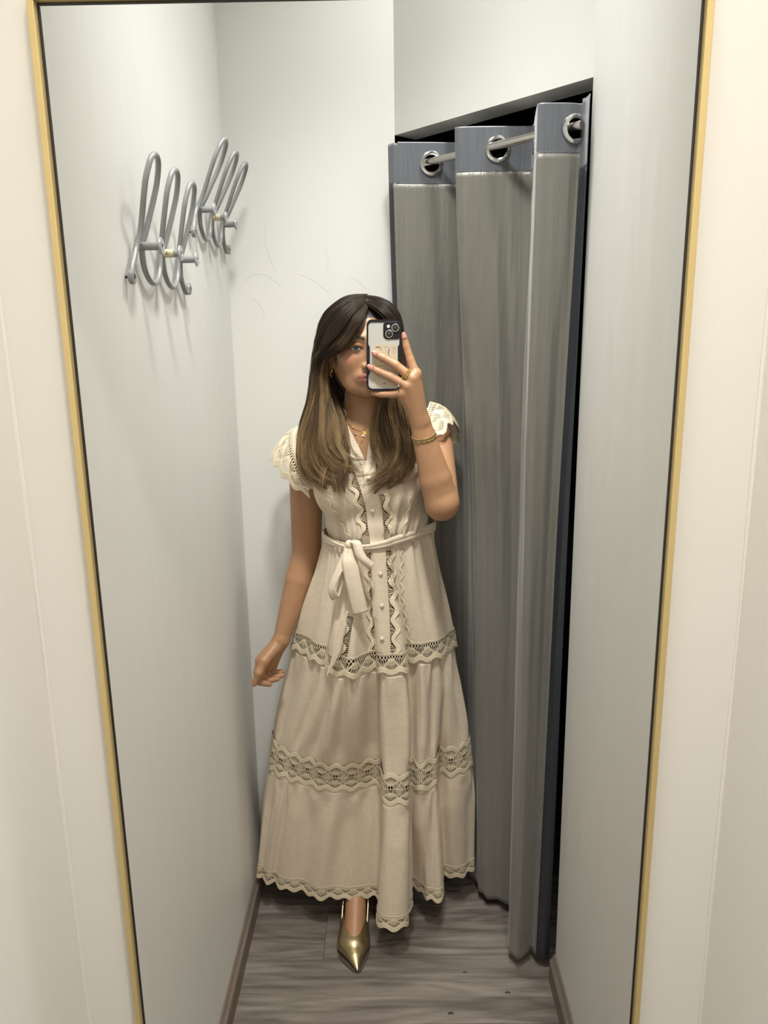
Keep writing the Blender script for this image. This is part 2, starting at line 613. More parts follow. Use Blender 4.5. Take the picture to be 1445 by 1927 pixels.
def near(pt):
    return arc[np.argmin(np.linalg.norm(T_ - np.array(pt), axis=1))]


ROD_Z = 1.955
gpts = [np.array([.102, 1.900, ROD_Z]), np.array([.236, 1.7685, ROD_Z]), np.array([.362, 1.6085, ROD_Z])]
ret = [np.array([.166, 1.842, ROD_Z]), np.array([.301, 1.70, ROD_Z])]


def holes(cen):
    k = np.ones(cen.shape[:2], bool)
    for g in gpts + ret:
        k &= np.linalg.norm(cen - g, axis=2) > 0.0215
    return k


uL, uR = near((.026, 1.891)), near((.376, 1.609))
uD = near((.014, 1.8905))
parts = []
parts.append(cloth("header", uL, uR, np.linspace(ZTOP, ZHB, 40), "curtain_header", cur, holes))
parts.append(cloth("lining_panel", uD, uR, np.linspace(ZHB + 0.003, ZBOT, NV), "curtain_lining", cur))
parts.append(cloth("header_seam", uL, uR, np.linspace(ZHB + 0.003, ZHB - 0.002, 3), "curtain_lining", cur, off=-0.0012))
parts.append(cloth("side_hem", 0.0, uL, np.linspace(ZTOP - 0.003, ZHB, 16), "curtain_header", cur))
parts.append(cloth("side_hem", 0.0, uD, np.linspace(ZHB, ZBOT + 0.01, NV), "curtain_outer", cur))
parts.append(cloth("side_hem", uR, 1.0, np.linspace(ZTOP + 0.008, ZHB - 0.03, 16), "curtain_header", cur))
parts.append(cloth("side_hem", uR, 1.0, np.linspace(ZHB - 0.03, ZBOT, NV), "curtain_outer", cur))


def fabric_normal(pt):
    i = int(np.argmin(np.linalg.norm(T_ - pt[:2], axis=1)))
    t = T_[min(i + 2, NU - 1)] - T_[max(i - 2, 0)]
    n = np.array([t[1], -t[0], 0.0])
    return n / np.linalg.norm(n)


for g in gpts + ret:
    n = fabric_normal(g)
    prof_g = [(0.0185, -0.004), (0.0180, 0.0), (0.0185, 0.003), (0.0205, 0.0045), (0.0235, 0.0045), (0.0265, 0.0030), (0.0275, 0.001), (0.0275, -0.002), (0.0185, -0.004)]
    mb = MB().lathe(prof_g[:-1] + [(0.0185, -0.004)], g, n, 40)
    mb.F = [f for f in mb.F if len(f) == 4]
    u = np.cross(n, [0, 0, 1.0])
    for k in range(8):      # punched dimples round the ring
        a = k * math.pi / 4 + 0.2
        mb.ball(g + n * 0.0042 + (math.cos(a) * u + math.sin(a) * np.array([0, 0, 1.0])) * 0.0222, 0.0012, 6)
    parts.append(mb.build("grommet", "chrome", cur))
for o in parts:
    o.data.transform(INV)

d0 = DA + DN * -0.021
d1 = DB + DN * -0.021
rod = MB()
rodP = np.array([[*(d0 + tdir * 0.012), ROD_Z + 0.004], [*(d1 - tdir * 0.006), ROD_Z + 0.004]])
rod.tube(rodP, 0.0085, 20)
rodo = rod.build("curtain_rod", "brushed_steel")
tag(rodo, "brushed steel curtain rod running through the eyelets under the lintel", "rod")
# rod's little bracket screw under the lintel
sc_ = atZ(767, 265, ZL)
tag(MB().lathe([(0.004, 0), (0.004, -0.004), (0.002, -0.006)], sc_, (0, 0, 1), 12).build("ceiling_screw", "brushed_steel"), "small screw head under the lintel at its left end", "screw")

# ------------------------------------------------------------------ wire coat racks on the left wall


def coat_rack(name, y0, z0, lean, label):
    r = empty(name, (XL, y0, z0))
    tag(r, label, "coat rack", "wire coat racks on the wall")
    yi = [0.055, 0.170, 0.285]
    um = [0.1125, 0.2275]

    def xo(z):
        return 0.0095 + max(0.0, z - 0.045) * lean
    pts = [(0.0, 0.0), (0.012, 0.02), (0.035, 0.045)]
    for i, c in enumerate(yi):
        pts += [(c - 0.0135, 0.075), (c - 0.0250, 0.125), (c - 0.0275, 0.150), (c - 0.0185, 0.176), (c, 0.184), (c + 0.0185, 0.176), (c + 0.0275, 0.150), (c + 0.0250, 0.125), (c + 0.0135, 0.075), (c + 0.0065, 0.050)]
        if i < 2:
            pts += [(c + 0.013, 0.022), (um[i] - 0.026, 0.004), (um[i], -0.003), (um[i] + 0.026, 0.004), (yi[i + 1] - 0.013, 0.022), (yi[i + 1] - 0.0065, 0.050)]
    pts += [(0.294, 0.02), (0.306, 0.002), (0.325, -0.008), (0.341, 0.0)]
    P = np.array([(xo(z), y, z) for y, z in pts])
    # strands pass each other at the pegs
    P = spline(P, 420)
    MB().tube(P, 0.0046, 12).build("wire", "hook_grey", r)
    for k, (y, z) in enumerate(((0.0, 0.0), (0.341, 0.0))):
        sc = MB().lathe([(0.0022, -0.0095), (0.0022, 0.004)], (0.0095, y, z), (1, 0, 0), 10)
        o = sc.build("screw", "ink", r)
        ey = MB().lathe([(0.0035, -0.004), (0.0105, -0.0035), (0.0115, 0.0), (0.0105, 0.0038), (0.0045, 0.0045), (0.004, 0.002)], (0.0105, y, z), (1, 0, 0), 24)
        ey.build("screw_eye", "hook_grey", r)
        MB().lathe([(0.004, 0.0), (0.004, 0.0012)], (0.0135, y, z), (1, 0, 0), 14).build("screw_hole", "ink", r)
    for k, c in enumerate(yi):
        zc = 0.050
        pg = MB().lathe([(0.0065, 0.0), (0.0065, 0.0335)], (0.008, c, zc), (1, 0, 0), 18).build("peg", "hook_grey", r)
        MB().lathe([(0.0068, 0.0), (0.0125, 0.001), (0.0132, 0.0025), (0.0125, 0.0042), (0.004, 0.005), (0.0036, 0.0035)], (0.041, c, zc), (1, 0, 0), 28).build("peg_disc", "hook_disc", pg)
        MB().lathe([(0.0036, 0), (0.0036, 0.001)], (0.0445, c, zc), (1, 0, 0), 12).build("peg_hole", "ink", pg)
        if k == 1:
            tp = MB().lathe([(0.0068, 0.004), (0.0070, 0.005), (0.0070, 0.023), (0.0068, 0.024)], (0.008, c, zc), (1, 0, 0), 18).build("paper_tape", "tape", pg)
            # the handwritten "8" with a stroke on each side
            wr = MB()
            for dx, kind in ((-0.0045, 'bar'), (0.0, 'eight'), (0.0042, 'bar')):
                xx = 0.008 + 0.0135 + dx
                if kind == 'eight':
                    for zz_, rr in ((0.0014, 0.0012), (-0.0013, 0.0015)):
                        a = np.linspace(0, 2 * np.pi, 16, endpoint=False)
                        zz2 = zz_ + rr * np.sin(a)
                        Q = np.stack([xx + rr * 0.8 * np.cos(a), c - np.sqrt(0.0072 ** 2 - zz2 ** 2), zc + zz2], 1)
                        wr.tube(Q, 0.00032, 5, closed=True)
                else:
                    zz2 = np.linspace(-0.0018, 0.001, 5)
                    Q = np.stack([np.full(5, xx), c - np.sqrt(0.0072 ** 2 - zz2 ** 2), zc + zz2], 1)
                    wr.tube(Q, 0.00035, 5)
            wr.build("handwriting", "ink", pg)
    return r


coat_rack("wire_coat_rack", 1.225, 1.668, 0.26, "grey wire coat rack with three loops, lower and nearer on the left wall")
coat_rack("wire_coat_rack", 1.640, 1.783, 0.47, "grey wire coat rack with three loops, higher and closer to the corner")
# ------------------------------------------------------------------ signed-distance modelling (for the body)


class Field:
    def __init__(s, xs, ys, zs):
        s.x, s.y, s.z = (np.asarray(a, np.float32) for a in (xs, ys, zs))
        s.D = np.full((len(xs), len(ys), len(zs)), 0.08, np.float32)

    def _sl(s, lo, hi):
        r = []
        for a, l, h in zip((s.x, s.y, s.z), lo, hi):
            i0 = max(0, int(np.searchsorted(a, l)) - 1)
            i1 = min(len(a), int(np.searchsorted(a, h)) + 1)
            r.append(slice(i0, max(i0 + 1, i1)))
        return tuple(r)

    def put(s, fn, lo, hi, k, op):
        m = 0.012 + k
        sl = s._sl(np.asarray(lo) - m, np.asarray(hi) + m)
        X = s.x[sl[0]][:, None, None]
        Y = s.y[sl[1]][None, :, None]
        Z = s.z[sl[2]][None, None, :]
        d = fn(X, Y, Z).astype(np.float32)
        D = s.D[sl]
        if op == 'add':
            h = np.maximum(k - np.abs(D - d), 0) / k
            s.D[sl] = np.minimum(D, d) - h * h * k * 0.25
        else:
            d = -d
            h = np.maximum(k - np.abs(D - d), 0) / k
            s.D[sl] = np.maximum(D, d) + h * h * k * 0.25

    def cone(s, a, b, ra, rb, k=0.006, op='add', flat=None):
        """round cone from a to b; flat=(normal, ratio) squeezes it along normal"""
        a, b = np.asarray(a, float), np.asarray(b, float)
        R = max(ra, rb)
        if flat is not None:
            n = np.asarray(flat[0], float)
            n = n / np.linalg.norm(n)
            q = 1.0 / flat[1] - 1.0

        def fn(X, Y, Z):
            px_, py_, pz = X - a[0], Y - a[1], Z - a[2]
            ba = b - a
            t = np.clip((px_ * ba[0] + py_ * ba[1] + pz * ba[2]) / (ba @ ba + 1e-12), 0, 1)
            dx, dy, dz = px_ - t * ba[0], py_ - t * ba[1], pz - t * ba[2]
            if flat is not None:
                e = (dx * n[0] + dy * n[1] + dz * n[2]) * q
                dx, dy, dz = dx + e * n[0], dy + e * n[1], dz + e * n[2]
            return np.sqrt(dx * dx + dy * dy + dz * dz) - (ra + (rb - ra) * t)
        s.put(fn, np.minimum(a, b) - R, np.maximum(a, b) + R, k, op)

    def chain(s, P, R, k=0.004, flat=None):
        for i in range(len(P) - 1):
            s.cone(P[i], P[i + 1], R[i], R[i + 1], k, flat=flat)

    def ell(s, c, r, k=0.01, op='add', rot=None):
        c, r = np.asarray(c, float), np.asarray(r, float)
        M3 = np.eye(3) if rot is None else rot

        def fn(X, Y, Z):
            px_, py_, pz = X - c[0], Y - c[1], Z - c[2]
            q = [px_ * M3[0, i] + py_ * M3[1, i] + pz * M3[2, i] for i in range(3)]
            k0 = np.sqrt(sum((q[i] / r[i]) ** 2 for i in range(3))) + 1e-9
            k1 = np.sqrt(sum((q[i] / r[i] ** 2) ** 2 for i in range(3))) + 1e-9
            return k0 * (k0 - 1) / k1
        e = np.abs(M3) @ r
        s.put(fn, c - e, c + e, k, op)

    def surface(s, iso=0.0):
        """surface nets"""
        D = s.D - np.float32(iso)
        I = D < 0
        c = I[:-1, :-1, :-1].astype(np.int8)
        for dx in (0, 1):
            for dy in (0, 1):
                for dz in (0, 1):
                    if dx + dy + dz:
                        c = c + I[dx:D.shape[0] - 1 + dx, dy:D.shape[1] - 1 + dy, dz:D.shape[2] - 1 + dz]
        act = np.argwhere((c > 0) & (c < 8))
        ids = np.full(c.shape, -1, np.int32)
        ids[act[:, 0], act[:, 1], act[:, 2]] = np.arange(len(act))
        i, j, k = act.T
        corner = {}
        for dx in (0, 1):
            for dy in (0, 1):
                for dz in (0, 1):
                    corner[dx, dy, dz] = (D[i + dx, j + dy, k + dz], s.x[i + dx], s.y[j + dy], s.z[k + dz])
        acc = np.zeros((len(act), 3))
        cnt = np.zeros(len(act))
        for a in corner:
            for ax in range(3):
                if a[ax] == 0:
                    b = tuple(1 if q == ax else a[q] for q in range(3))
                    va, vb = corner[a], corner[b]
                    cr = (va[0] < 0) != (vb[0] < 0)
                    t = np.where(cr, va[0] / np.where(cr, va[0] - vb[0], 1), 0)
                    for q in range(3):
                        acc[:, q] += np.where(cr, va[1 + q] + t * (vb[1 + q] - va[1 + q]), 0)
                    cnt += cr
        V = acc / cnt[:, None]
        F = []
        for ax in range(3):
            sh = [slice(1, -1)] * 3
            sh[ax] = slice(0, -1)
            A = I[tuple(sh)]
            sh2 = list(sh)
            sh2[ax] = slice(1, None)
            B = I[tuple(sh2)]
            e = np.argwhere(A != B)
            off = np.array([1, 1, 1])
            off[ax] = 0
            e = e + off
            u, v = (ax + 1) % 3, (ax + 2) % 3
            q = []
            for du, dv in ((-1, -1), (0, -1), (0, 0), (-1, 0)):
                p = e.copy()
                p[:, u] += du
                p[:, v] += dv
                q.append(ids[p[:, 0], p[:, 1], p[:, 2]])
            q = np.stack(q, 1)
            ins = I[e[:, 0], e[:, 1], e[:, 2]]
            q[~ins] = q[~ins][:, ::-1]
            F.append(q)
        F = np.vstack(F)
        F = F[(F >= 0).all(1)]
        return V, F


def relax(V, F, n=2, lam=0.5, w=None):
    e = np.vstack([F[:, [0, 1]], F[:, [1, 2]], F[:, [2, 3]], F[:, [3, 0]]])
    deg = np.bincount(e.ravel(), minlength=len(V))[:, None] + 1e-9
    for _ in range(n):
        for l in (lam, -lam * 0.96):
            S = np.zeros_like(V)
            for c in range(3):
                S[:, c] = np.bincount(e[:, 0], V[e[:, 1], c], len(V)) + np.bincount(e[:, 1], V[e[:, 0], c], len(V))
            d = (S / deg - V) * l
            V = V + (d if w is None else d * w[:, None])
    return V


def steps(*segs):
    """segs: (start, stop, step)..."""
    a = [np.arange(s0, s1 - 1e-9, st) for s0, s1, st in segs]
    return np.concatenate(a)


# ------------------------------------------------------------------ the woman: landmarks
HEAD = np.array([-0.054, 1.800, 1.545])
HY = math.radians(9)
HT = math.radians(2.5)
HR = np.array([[math.cos(HY), -math.sin(HY), 0], [math.sin(HY), math.cos(HY), 0], [0, 0, 1.0]]) @ np.array([[math.cos(HT), 0, math.sin(HT)], [0, 1.0, 0], [-math.sin(HT), 0, math.cos(HT)]])
PH_Y = 1.640                                   # back of the phone, facing the mirror


def hp(x, y, z):
    """head-local (x right, y back, z up) to world"""
    return HEAD + HR @ np.array([x, y, z])


fld = Field(steps((-0.365, -0.150, 0.0026), (-0.150, 0.085, 0.0017), (0.085, 0.185, 0.0026)),
            steps((1.600, 1.760, 0.0017), (1.760, 2.005, 0.003)),
            steps((0.0, 0.14, 0.003), (0.14, 0.73, 0.007), (0.73, 0.86, 0.0022), (0.86, 1.15, 0.0042), (1.15, 1.40, 0.0028), (1.40, 1.665, 0.0017)))
# head
HS = fld
HS.ell(hp(0, 0.012, 0.020), (0.073, 0.090, 0.083), 0.02, rot=HR)
HS.ell(hp(0, -0.028, -0.022), (0.0620, 0.060, 0.074), 0.03, rot=HR)
HS.ell(hp(0, -0.034, -0.066), (0.047, 0.046, 0.034), 0.03, rot=HR)
HS.ell(hp(0, -0.062, -0.088), (0.021, 0.020, 0.017), 0.022, rot=HR)
for sx in (-1, 1):
    HS.ell(hp(sx * 0.040, -0.052, -0.026), (0.021, 0.024, 0.019), 0.022, rot=HR)
    HS.cone(hp(sx * 0.052, 0.0, -0.050), hp(sx * 0.030, -0.045, -0.085), 0.018, 0.013, 0.022)
HS.cone(hp(-0.030, -0.076, 0.022), hp(0.030, -0.076, 0.022), 0.011, 0.011, 0.016)
# eye sockets, lids
for sx in (-1, 1):
    HS.ell(hp(sx * 0.0315, -0.096, -0.001), (0.0165, 0.014, 0.0105), 0.014, 'sub', rot=HR)
    HS.ell(hp(sx * 0.0315, -0.0725, 0.0), (0.0150, 0.0138, 0.0125), 0.006, rot=HR)
    HS.ell(hp(sx * 0.0315, -0.090, -0.0005), (0.0138, 0.020, 0.0040), 0.002, 'sub', rot=HR)
    HS.cone(hp(sx * 0.0185, -0.0805, 0.0060), hp(sx * 0.0330, -0.0865, 0.0085), 0.0022, 0.0026, 0.004)
    HS.cone(hp(sx * 0.0330, -0.0865, 0.0085), hp(sx * 0.0455, -0.0765, 0.0040), 0.0026, 0.0022, 0.004)
# nose
HS.cone(hp(0, -0.083, 0.010), hp(0, -0.1035, -0.031), 0.0062, 0.0078, 0.012)
HS.ell(hp(0, -0.1035, -0.0335), (0.0090, 0.0085, 0.0075), 0.006, rot=HR)
for sx in (-1, 1):
    HS.ell(hp(sx * 0.0130, -0.0935, -0.0370), (0.0066, 0.0084, 0.0064), 0.006, rot=HR)
    HS.ell(hp(sx * 0.0062, -0.0985, -0.0430), (0.0032, 0.0052, 0.0032), 0.003, 'sub', rot=HR)
# mouth: two lips with a groove between
HS.ell(hp(0, -0.079, -0.0615), (0.029, 0.0150, 0.017), 0.012, rot=HR)
for sx in (-1, 1):
    HS.cone(hp(sx * 0.004, -0.0945, -0.0570), hp(sx * 0.0285, -0.0760, -0.0612), 0.0050, 0.0016, 0.004)
    HS.cone(hp(0, -0.0925, -0.0690), hp(sx * 0.0255, -0.0765, -0.0630), 0.0068, 0.0018, 0.004)
    HS.cone(hp(0, -0.0995, -0.0626), hp(sx * 0.0275, -0.0815, -0.0618), 0.0010, 0.0004, 0.0022, 'sub')
# ears
for sx in (-1, 1):
    er = HR @ np.array([[math.cos(sx * 0.35), -math.sin(sx * 0.35), 0], [math.sin(sx * 0.35), math.cos(sx * 0.35), 0], [0, 0, 1]])
    HS.ell(hp(sx * 0.0745, 0.012, -0.016), (0.0075, 0.0175, 0.030), 0.006, rot=er)
    HS.ell(hp(sx * 0.0820, 0.006, -0.012), (0.0065, 0.0105, 0.017), 0.004, 'sub', rot=er)
    HS.ell(hp(sx * 0.0725, 0.002, -0.040), (0.0060, 0.0090, 0.0095), 0.006, rot=er)
# neck and trunk
fld.cone((-0.055, 1.812, 1.49), (-0.055, 1.828, 1.42), 0.044, 0.046, 0.03)
fld.cone((-0.055, 1.828, 1.42), (-0.056, 1.846, 1.345), 0.046, 0.060, 0.03)
trunk = []


def torso(f, grow=0.0, k=0.05):
    f.ell((-0.036, 1.835, 0.95), (0.135 + grow, 0.100 + grow, 0.13), k)
    f.ell((-0.032, 1.818, 1.10), (0.104 + grow, 0.082 + grow, 0.14), k)
    f.ell((-0.054, 1.835, 1.255), (0.122 + grow, 0.092 + grow, 0.13 + grow), k)
    for x in (-0.113, 0.002):
        f.ell((x, 1.765, 1.225), (0.056 + grow, 0.052 + grow, 0.058 + grow), k * 0.8)
    f.cone((-0.055, 1.848, 1.34), (-0.190, 1.866, 1.306), 0.057 + grow, 0.044 + grow, k)
    f.cone((-0.055, 1.848, 1.34), (0.088, 1.868, 1.336), 0.057 + grow, 0.046 + grow, k)
    f.cone((-0.056, 1.858, 1.395), (-0.150, 1.868, 1.338), 0.034 + grow, 0.038 + grow, k * 0.7)
    f.cone((-0.056, 1.858, 1.395), (0.045, 1.870, 1.358), 0.034 + grow, 0.038 + grow, k * 0.7)


torso(fld)
# legs
for hipx, kx, ax_, dy in ((-0.115, -0.112, -0.109, 0.0), (0.035, 0.022, -0.016, 0.130)):
    fld.cone((hipx, 1.85 + dy * 0.3, 0.88), (kx, 1.825 + dy * 0.6, 0.49), 0.080, 0.052, 0.03)
    fld.cone((kx, 1.825 + dy * 0.6, 0.49), (ax_, 1.845 + dy, 0.32), 0.050, 0.047, 0.03)
    fld.cone((ax_, 1.845 + dy, 0.32), (ax_, 1.845 + dy, 0.130), 0.044, 0.028, 0.03)
    # foot in the shoe
    fld.cone((ax_, 1.848 + dy, 0.118), (ax_ + 0.001, 1.852 + dy, 0.078), 0.028, 0.022, 0.012)
    fld.cone((ax_, 1.840 + dy, 0.116), (ax_ - 0.003, 1.712 + dy, 0.030), 0.027, 0.023, 0.012)
    fld.cone((ax_ - 0.002, 1.81 + dy, 0.064), (ax_ - 0.003, 1.712 + dy, 0.024), 0.026, 0.020, 0.02)
    fld.cone((ax_ - 0.003, 1.712 + dy, 0.026), (ax_ + 0.004, 1.675 + dy, 0.018), 0.022, 0.012, 0.012)

# arm hanging at the left
LS, LE = np.array([-0.208, 1.866, 1.292]), atY(577, 1045, 1.868)
LW = atY(529, 1204, 1.805)
fld.cone(LS, LE, 0.0430, 0.0365, 0.012)
mid = LE + (LW - LE) * 0.30
fld.cone(LE, mid, 0.0370, 0.0350, 0.006, flat=((0.3, -1, 0), 0.92))
fld.cone(mid, LW, 0.0350, 0.0205, 0.005, flat=((0.3, -1, 0), 0.92))
# its hand, palm towards the dress, fingers loosely curled
pts = lambda *q: [atY(x, y, Y) for x, y, Y in q]
MC = pts((489, 1243, 1.768), (494, 1251, 1.784), (504, 1254, 1.800), (515, 1251, 1.814))
for m_, r_ in zip(MC, (0.0125, 0.0130, 0.0122, 0.0108)):
    fld.cone(LW, m_, 0.0175, r_, 0.008)
fld.chain([MC[0]] + pts((484, 1266, 1.757), (489, 1284, 1.755), (507, 1288, 1.762)), [0.0112, 0.0092, 0.0080, 0.0066], 0.0025)
fld.chain([MC[1]] + pts((492, 1272, 1.775), (504, 1281, 1.777), (522, 1278, 1.786)), [0.0112, 0.0094, 0.0082, 0.0066], 0.0025)
fld.chain([MC[2]] + pts((502, 1271, 1.795), (515, 1275, 1.797), (531, 1271, 1.804)), [0.0108, 0.0090, 0.0078, 0.0064], 0.0025)
fld.chain([MC[3]] + pts((514, 1264, 1.812), (523, 1265, 1.814), (532, 1263, 1.818)), [0.0096, 0.0078, 0.0068, 0.0056], 0.0025)
TH_L = pts((517, 1220, 1.786), (497, 1244, 1.757), (487, 1266, 1.745), (479, 1286, 1.742))
fld.chain(TH_L, [0.0150, 0.0125, 0.0100, 0.0076], 0.006)

# raised arm at the right
RS, RE, RW = np.array([0.106, 1.868, 1.335]), np.array([0.1125, 1.672, 1.207]), atY(790, 793, 1.652)
fld.cone(RS, RE, 0.0430, 0.0380, 0.012)
mid = RE + (RW - RE) * 0.30
fld.cone(RE, mid, 0.0385, 0.0362, 0.006, flat=((0.4, -1, 0), 0.85))
fld.cone(mid, RW, 0.0362, 0.0222, 0.005, flat=((0.4, -1, 0), 0.85))
FY = PH_Y - 0.0072
MR = pts((782, 704, 1.634), (776, 713, 1.626), (767, 727, 1.625), (757, 740, 1.632))
for m_, r_ in zip(MR, (0.0120, 0.0118, 0.0112, 0.0104)):
    fld.cone(RW, m_, 0.0178, r_, 0.008)
fld.cone(MR[0], MR[3], 0.0105, 0.0095, 0.008)
IDX = [MR[0]] + pts((772, 677, 1.639), (764.5, 652, 1.641), (760, 632, 1.641))
fld.chain(IDX, [0.0104, 0.0088, 0.0076, 0.0060], 0.0025)
MID = [MR[1]] + pts((745, 687, FY - 0.003), (722, 674, FY), (705, 665, FY + 0.0006))
fld.chain(MID, [0.0104, 0.0088, 0.0078, 0.0066], 0.0025)
RNG = [MR[2]] + pts((735, 709, FY - 0.003), (712, 699, FY), (697, 691, FY + 0.0006))
fld.chain(RNG, [0.0100, 0.0086, 0.0076, 0.0064], 0.0025)
PNK = [MR[3]] + pts((738, 742, 1.640), (718, 742, 1.645), (703, 740, 1.648))
fld.chain(PNK, [0.0098, 0.0080, 0.0070, 0.0058], 0.0025)
THU = pts((787, 770, 1.662), (776, 735, 1.674), (757, 705, 1.668), (738, 690, 1.6615))
fld.chain(THU, [0.0165, 0.0125, 0.0100, 0.0078], 0.008)

BV, BF = fld.surface()
del fld.D
BV = relax(BV, BF, 3)

# skin colour: warm base, lips, brows, nails, blush
loc = (BV - HEAD) @ HR
skin = np.tile(np.array([0.385, 0.208, 0.110]), (len(BV), 1))


def blob(c, r):
    return np.exp(-(((loc - np.array(c)) / np.array(r)) ** 2).sum(1))


def tint(wt, col):
    global skin
    skin = skin * (1 - wt[:, None]) + np.array(col) * wt[:, None]


for sx in (-1, 1):
    tint(0.40 * blob((sx * 0.045, -0.075, -0.026), (0.020, 0.03, 0.017)), (0.46, 0.165, 0.10))
    tint(0.45 * blob((sx * 0.0315, -0.085, -0.004), (0.018, 0.03, 0.011)), (0.25, 0.12, 0.075))
face_y = (loc[:, 1] > -0.118) & (np.abs(loc[:, 0]) < 0.08)
front = (loc[:, 1] < -0.066) & face_y
ax_x = np.abs(loc[:, 0])
up_edge = -0.0530 - 0.0050 * np.clip(ax_x / 0.029, 0, 1) ** 1.6 - 0.0015 * np.exp(-(ax_x / 0.004) ** 2)
lo_edge = -0.0775 + 0.0125 * np.clip(ax_x / 0.0290, 0, 1) ** 2.2
lips = sstep(0, 0.0016, up_edge - loc[:, 2]) * sstep(0, 0.0016, loc[:, 2] - lo_edge) * (ax_x < 0.0290) * front
tint(0.85 * lips, (0.33, 0.105, 0.085))
tint(0.8 * lips * np.exp(-((loc[:, 2] + 0.0628) / 0.0016) ** 2), (0.08, 0.02, 0.02))
bz = 0.0215 + 0.006 * np.sin(np.clip((ax_x - 0.012) / 0.040, 0, 1) * np.pi * 0.75) - 0.003
brow = sstep(0.0125, 0.0155, ax_x) * (1 - sstep(0.046, 0.054, ax_x)) * np.exp(-((loc[:, 2] - bz) / (0.0047 - 0.05 * (ax_x - 0.015).clip(0))) ** 4) * (loc[:, 1] < -0.03) * face_y
tint(0.97 * brow, (0.016, 0.010, 0.007))
# lash line round the eye openings
for sx in (-1, 1):
    ex, ez = (loc[:, 0] - sx * 0.0315) / 0.0138, (loc[:, 2] + 0.0005) / 0.0040
    rr = np.sqrt(ex * ex + ez * ez)
    lash = np.exp(-((rr - 1.06) / 0.20) ** 2) * (loc[:, 1] < -0.066) * face_y * np.where(ez > 0, 1.0, 0.55)
    tint(0.85 * lash, (0.03, 0.02, 0.015))


def wtint(c, r, amt, col):
    d = np.linalg.norm(BV - np.asarray(c), axis=1)
    tint(amt * (1 - sstep(r * 0.7, r, d)), col)


NAILS = []
for ch, view in ((IDX, None), (MID, None), (RNG, None), (TH_L, None)):
    tip, pre = ch[-1], ch[-2]
    NAILS.append((tip, (tip - pre) / np.linalg.norm(tip - pre)))
    wtint(tip, 0.013, 0.25, (0.45, 0.19, 0.12))
for ch in (MC, ):
    for c_ in ch:
        wtint(c_, 0.02, 0.15, (0.42, 0.18, 0.10))
foot = sstep(0.2, 0.05, BV[:, 2])
tint(0.25 * foot, (0.40, 0.17, 0.10))


def skin_build(nt, b, tc):
    a = nt.nodes.new("ShaderNodeVertexColor")
    a.layer_name = "Col"
    mp = nt.nodes.new("ShaderNodeTexNoise")
    mp.inputs["Scale"].default_value = 60
    mp.inputs["Detail"].default_value = 5
    nt.links.new(tc.outputs["Object"], mp.inputs["Vector"])
    r = nt.nodes.new("ShaderNodeMapRange")
    r.inputs["To Min"].default_value = 0.90
    r.inputs["To Max"].default_value = 1.10
    nt.links.new(mp.outputs["Fac"], r.inputs["Value"])
    mu = nt.nodes.new("ShaderNodeVectorMath")
    mu.operation = 'SCALE'
    nt.links.new(a.outputs["Color"], mu.inputs[0])
    nt.links.new(r.outputs["Result"], mu.inputs["Scale"])
    nt.links.new(mu.outputs[0], b.inputs["Base Color"])
    bp = nt.nodes.new("ShaderNodeBump")
    n2 = nt.nodes.new("ShaderNodeTexNoise")
    n2.inputs["Scale"].default_value = 700
    nt.links.new(tc.outputs["Object"], n2.inputs["Vector"])
    bp.inputs["Strength"].default_value = 0.08
    bp.inputs["Distance"].default_value = 0.0005
    nt.links.new(n2.outputs["Fac"], bp.inputs["Height"])
    nt.links.new(bp.outputs["Normal"], b.inputs["Normal"])


mat("skin", (0.5, 0.29, 0.17), 0.48, sss=0.18, build=skin_build)
person = mesh("person", BV, BF, "skin")
ca = person.data.color_attributes.new("Col", 'FLOAT_COLOR', 'POINT')
ca.data.foreach_set("color", np.column_stack([skin, np.ones(len(skin))]).astype(np.float32).ravel())
tag(person, "woman in a long beige lace dress holding up a phone before the mirror", "person")

# eyes
mat("eye_white", (0.72, 0.68, 0.64), 0.12, coat=0.6)
mat("iris", (0.075, 0.085, 0.075), 0.15, coat=0.8)
mat("pupil", (0.004, 0.004, 0.004), 0.1)
for sx in (-1, 1):
    c = hp(sx * 0.0315, -0.0725, 0.0)
    eye = MB().ball(c, 0.0126, 24).build("eyeball", "eye_white", person)
    look = np.array([0.02, -1, 0.03]) / np.linalg.norm([0.02, -1, 0.03])
    MB().lathe([(0.0060, 0.0112), (0.0054, 0.0120), (0.0026, 0.0129), (0.0, 0.0130)], c, look, 24).build("iris", "iris", eye)
    MB().lathe([(0.0026, 0.01295), (0.0016, 0.01325), (0.0, 0.0133)], c, look, 20).build("pupil", "pupil", eye)

# eyelashes along the lids
mat("lash", (0.012, 0.009, 0.008), 0.6)
for sx in (-1, 1):
    for up_, rad_ in ((1, 0.0012), (-1, 0.00045)):
        a = np.linspace(0.06, math.pi - 0.06, 24)
        dx_, dz_ = 0.0140 * np.cos(a), -0.0005 + up_ * 0.0042 * np.sin(a)
        dy_ = -0.0725 - 0.0138 * np.sqrt(np.clip(1 - (dx_ / 0.0150) ** 2 - (dz_ / 0.0125) ** 2, 0.02, 1)) - 0.0003
        MB().tube(np.array([hp(sx * 0.0315 + x_, y_, z_) for x_, y_, z_ in zip(dx_, dy_, dz_)]), rad_ * np.sin(np.linspace(0.35, math.pi - 0.35, 24)), 6).build("eyelash", "lash", person)

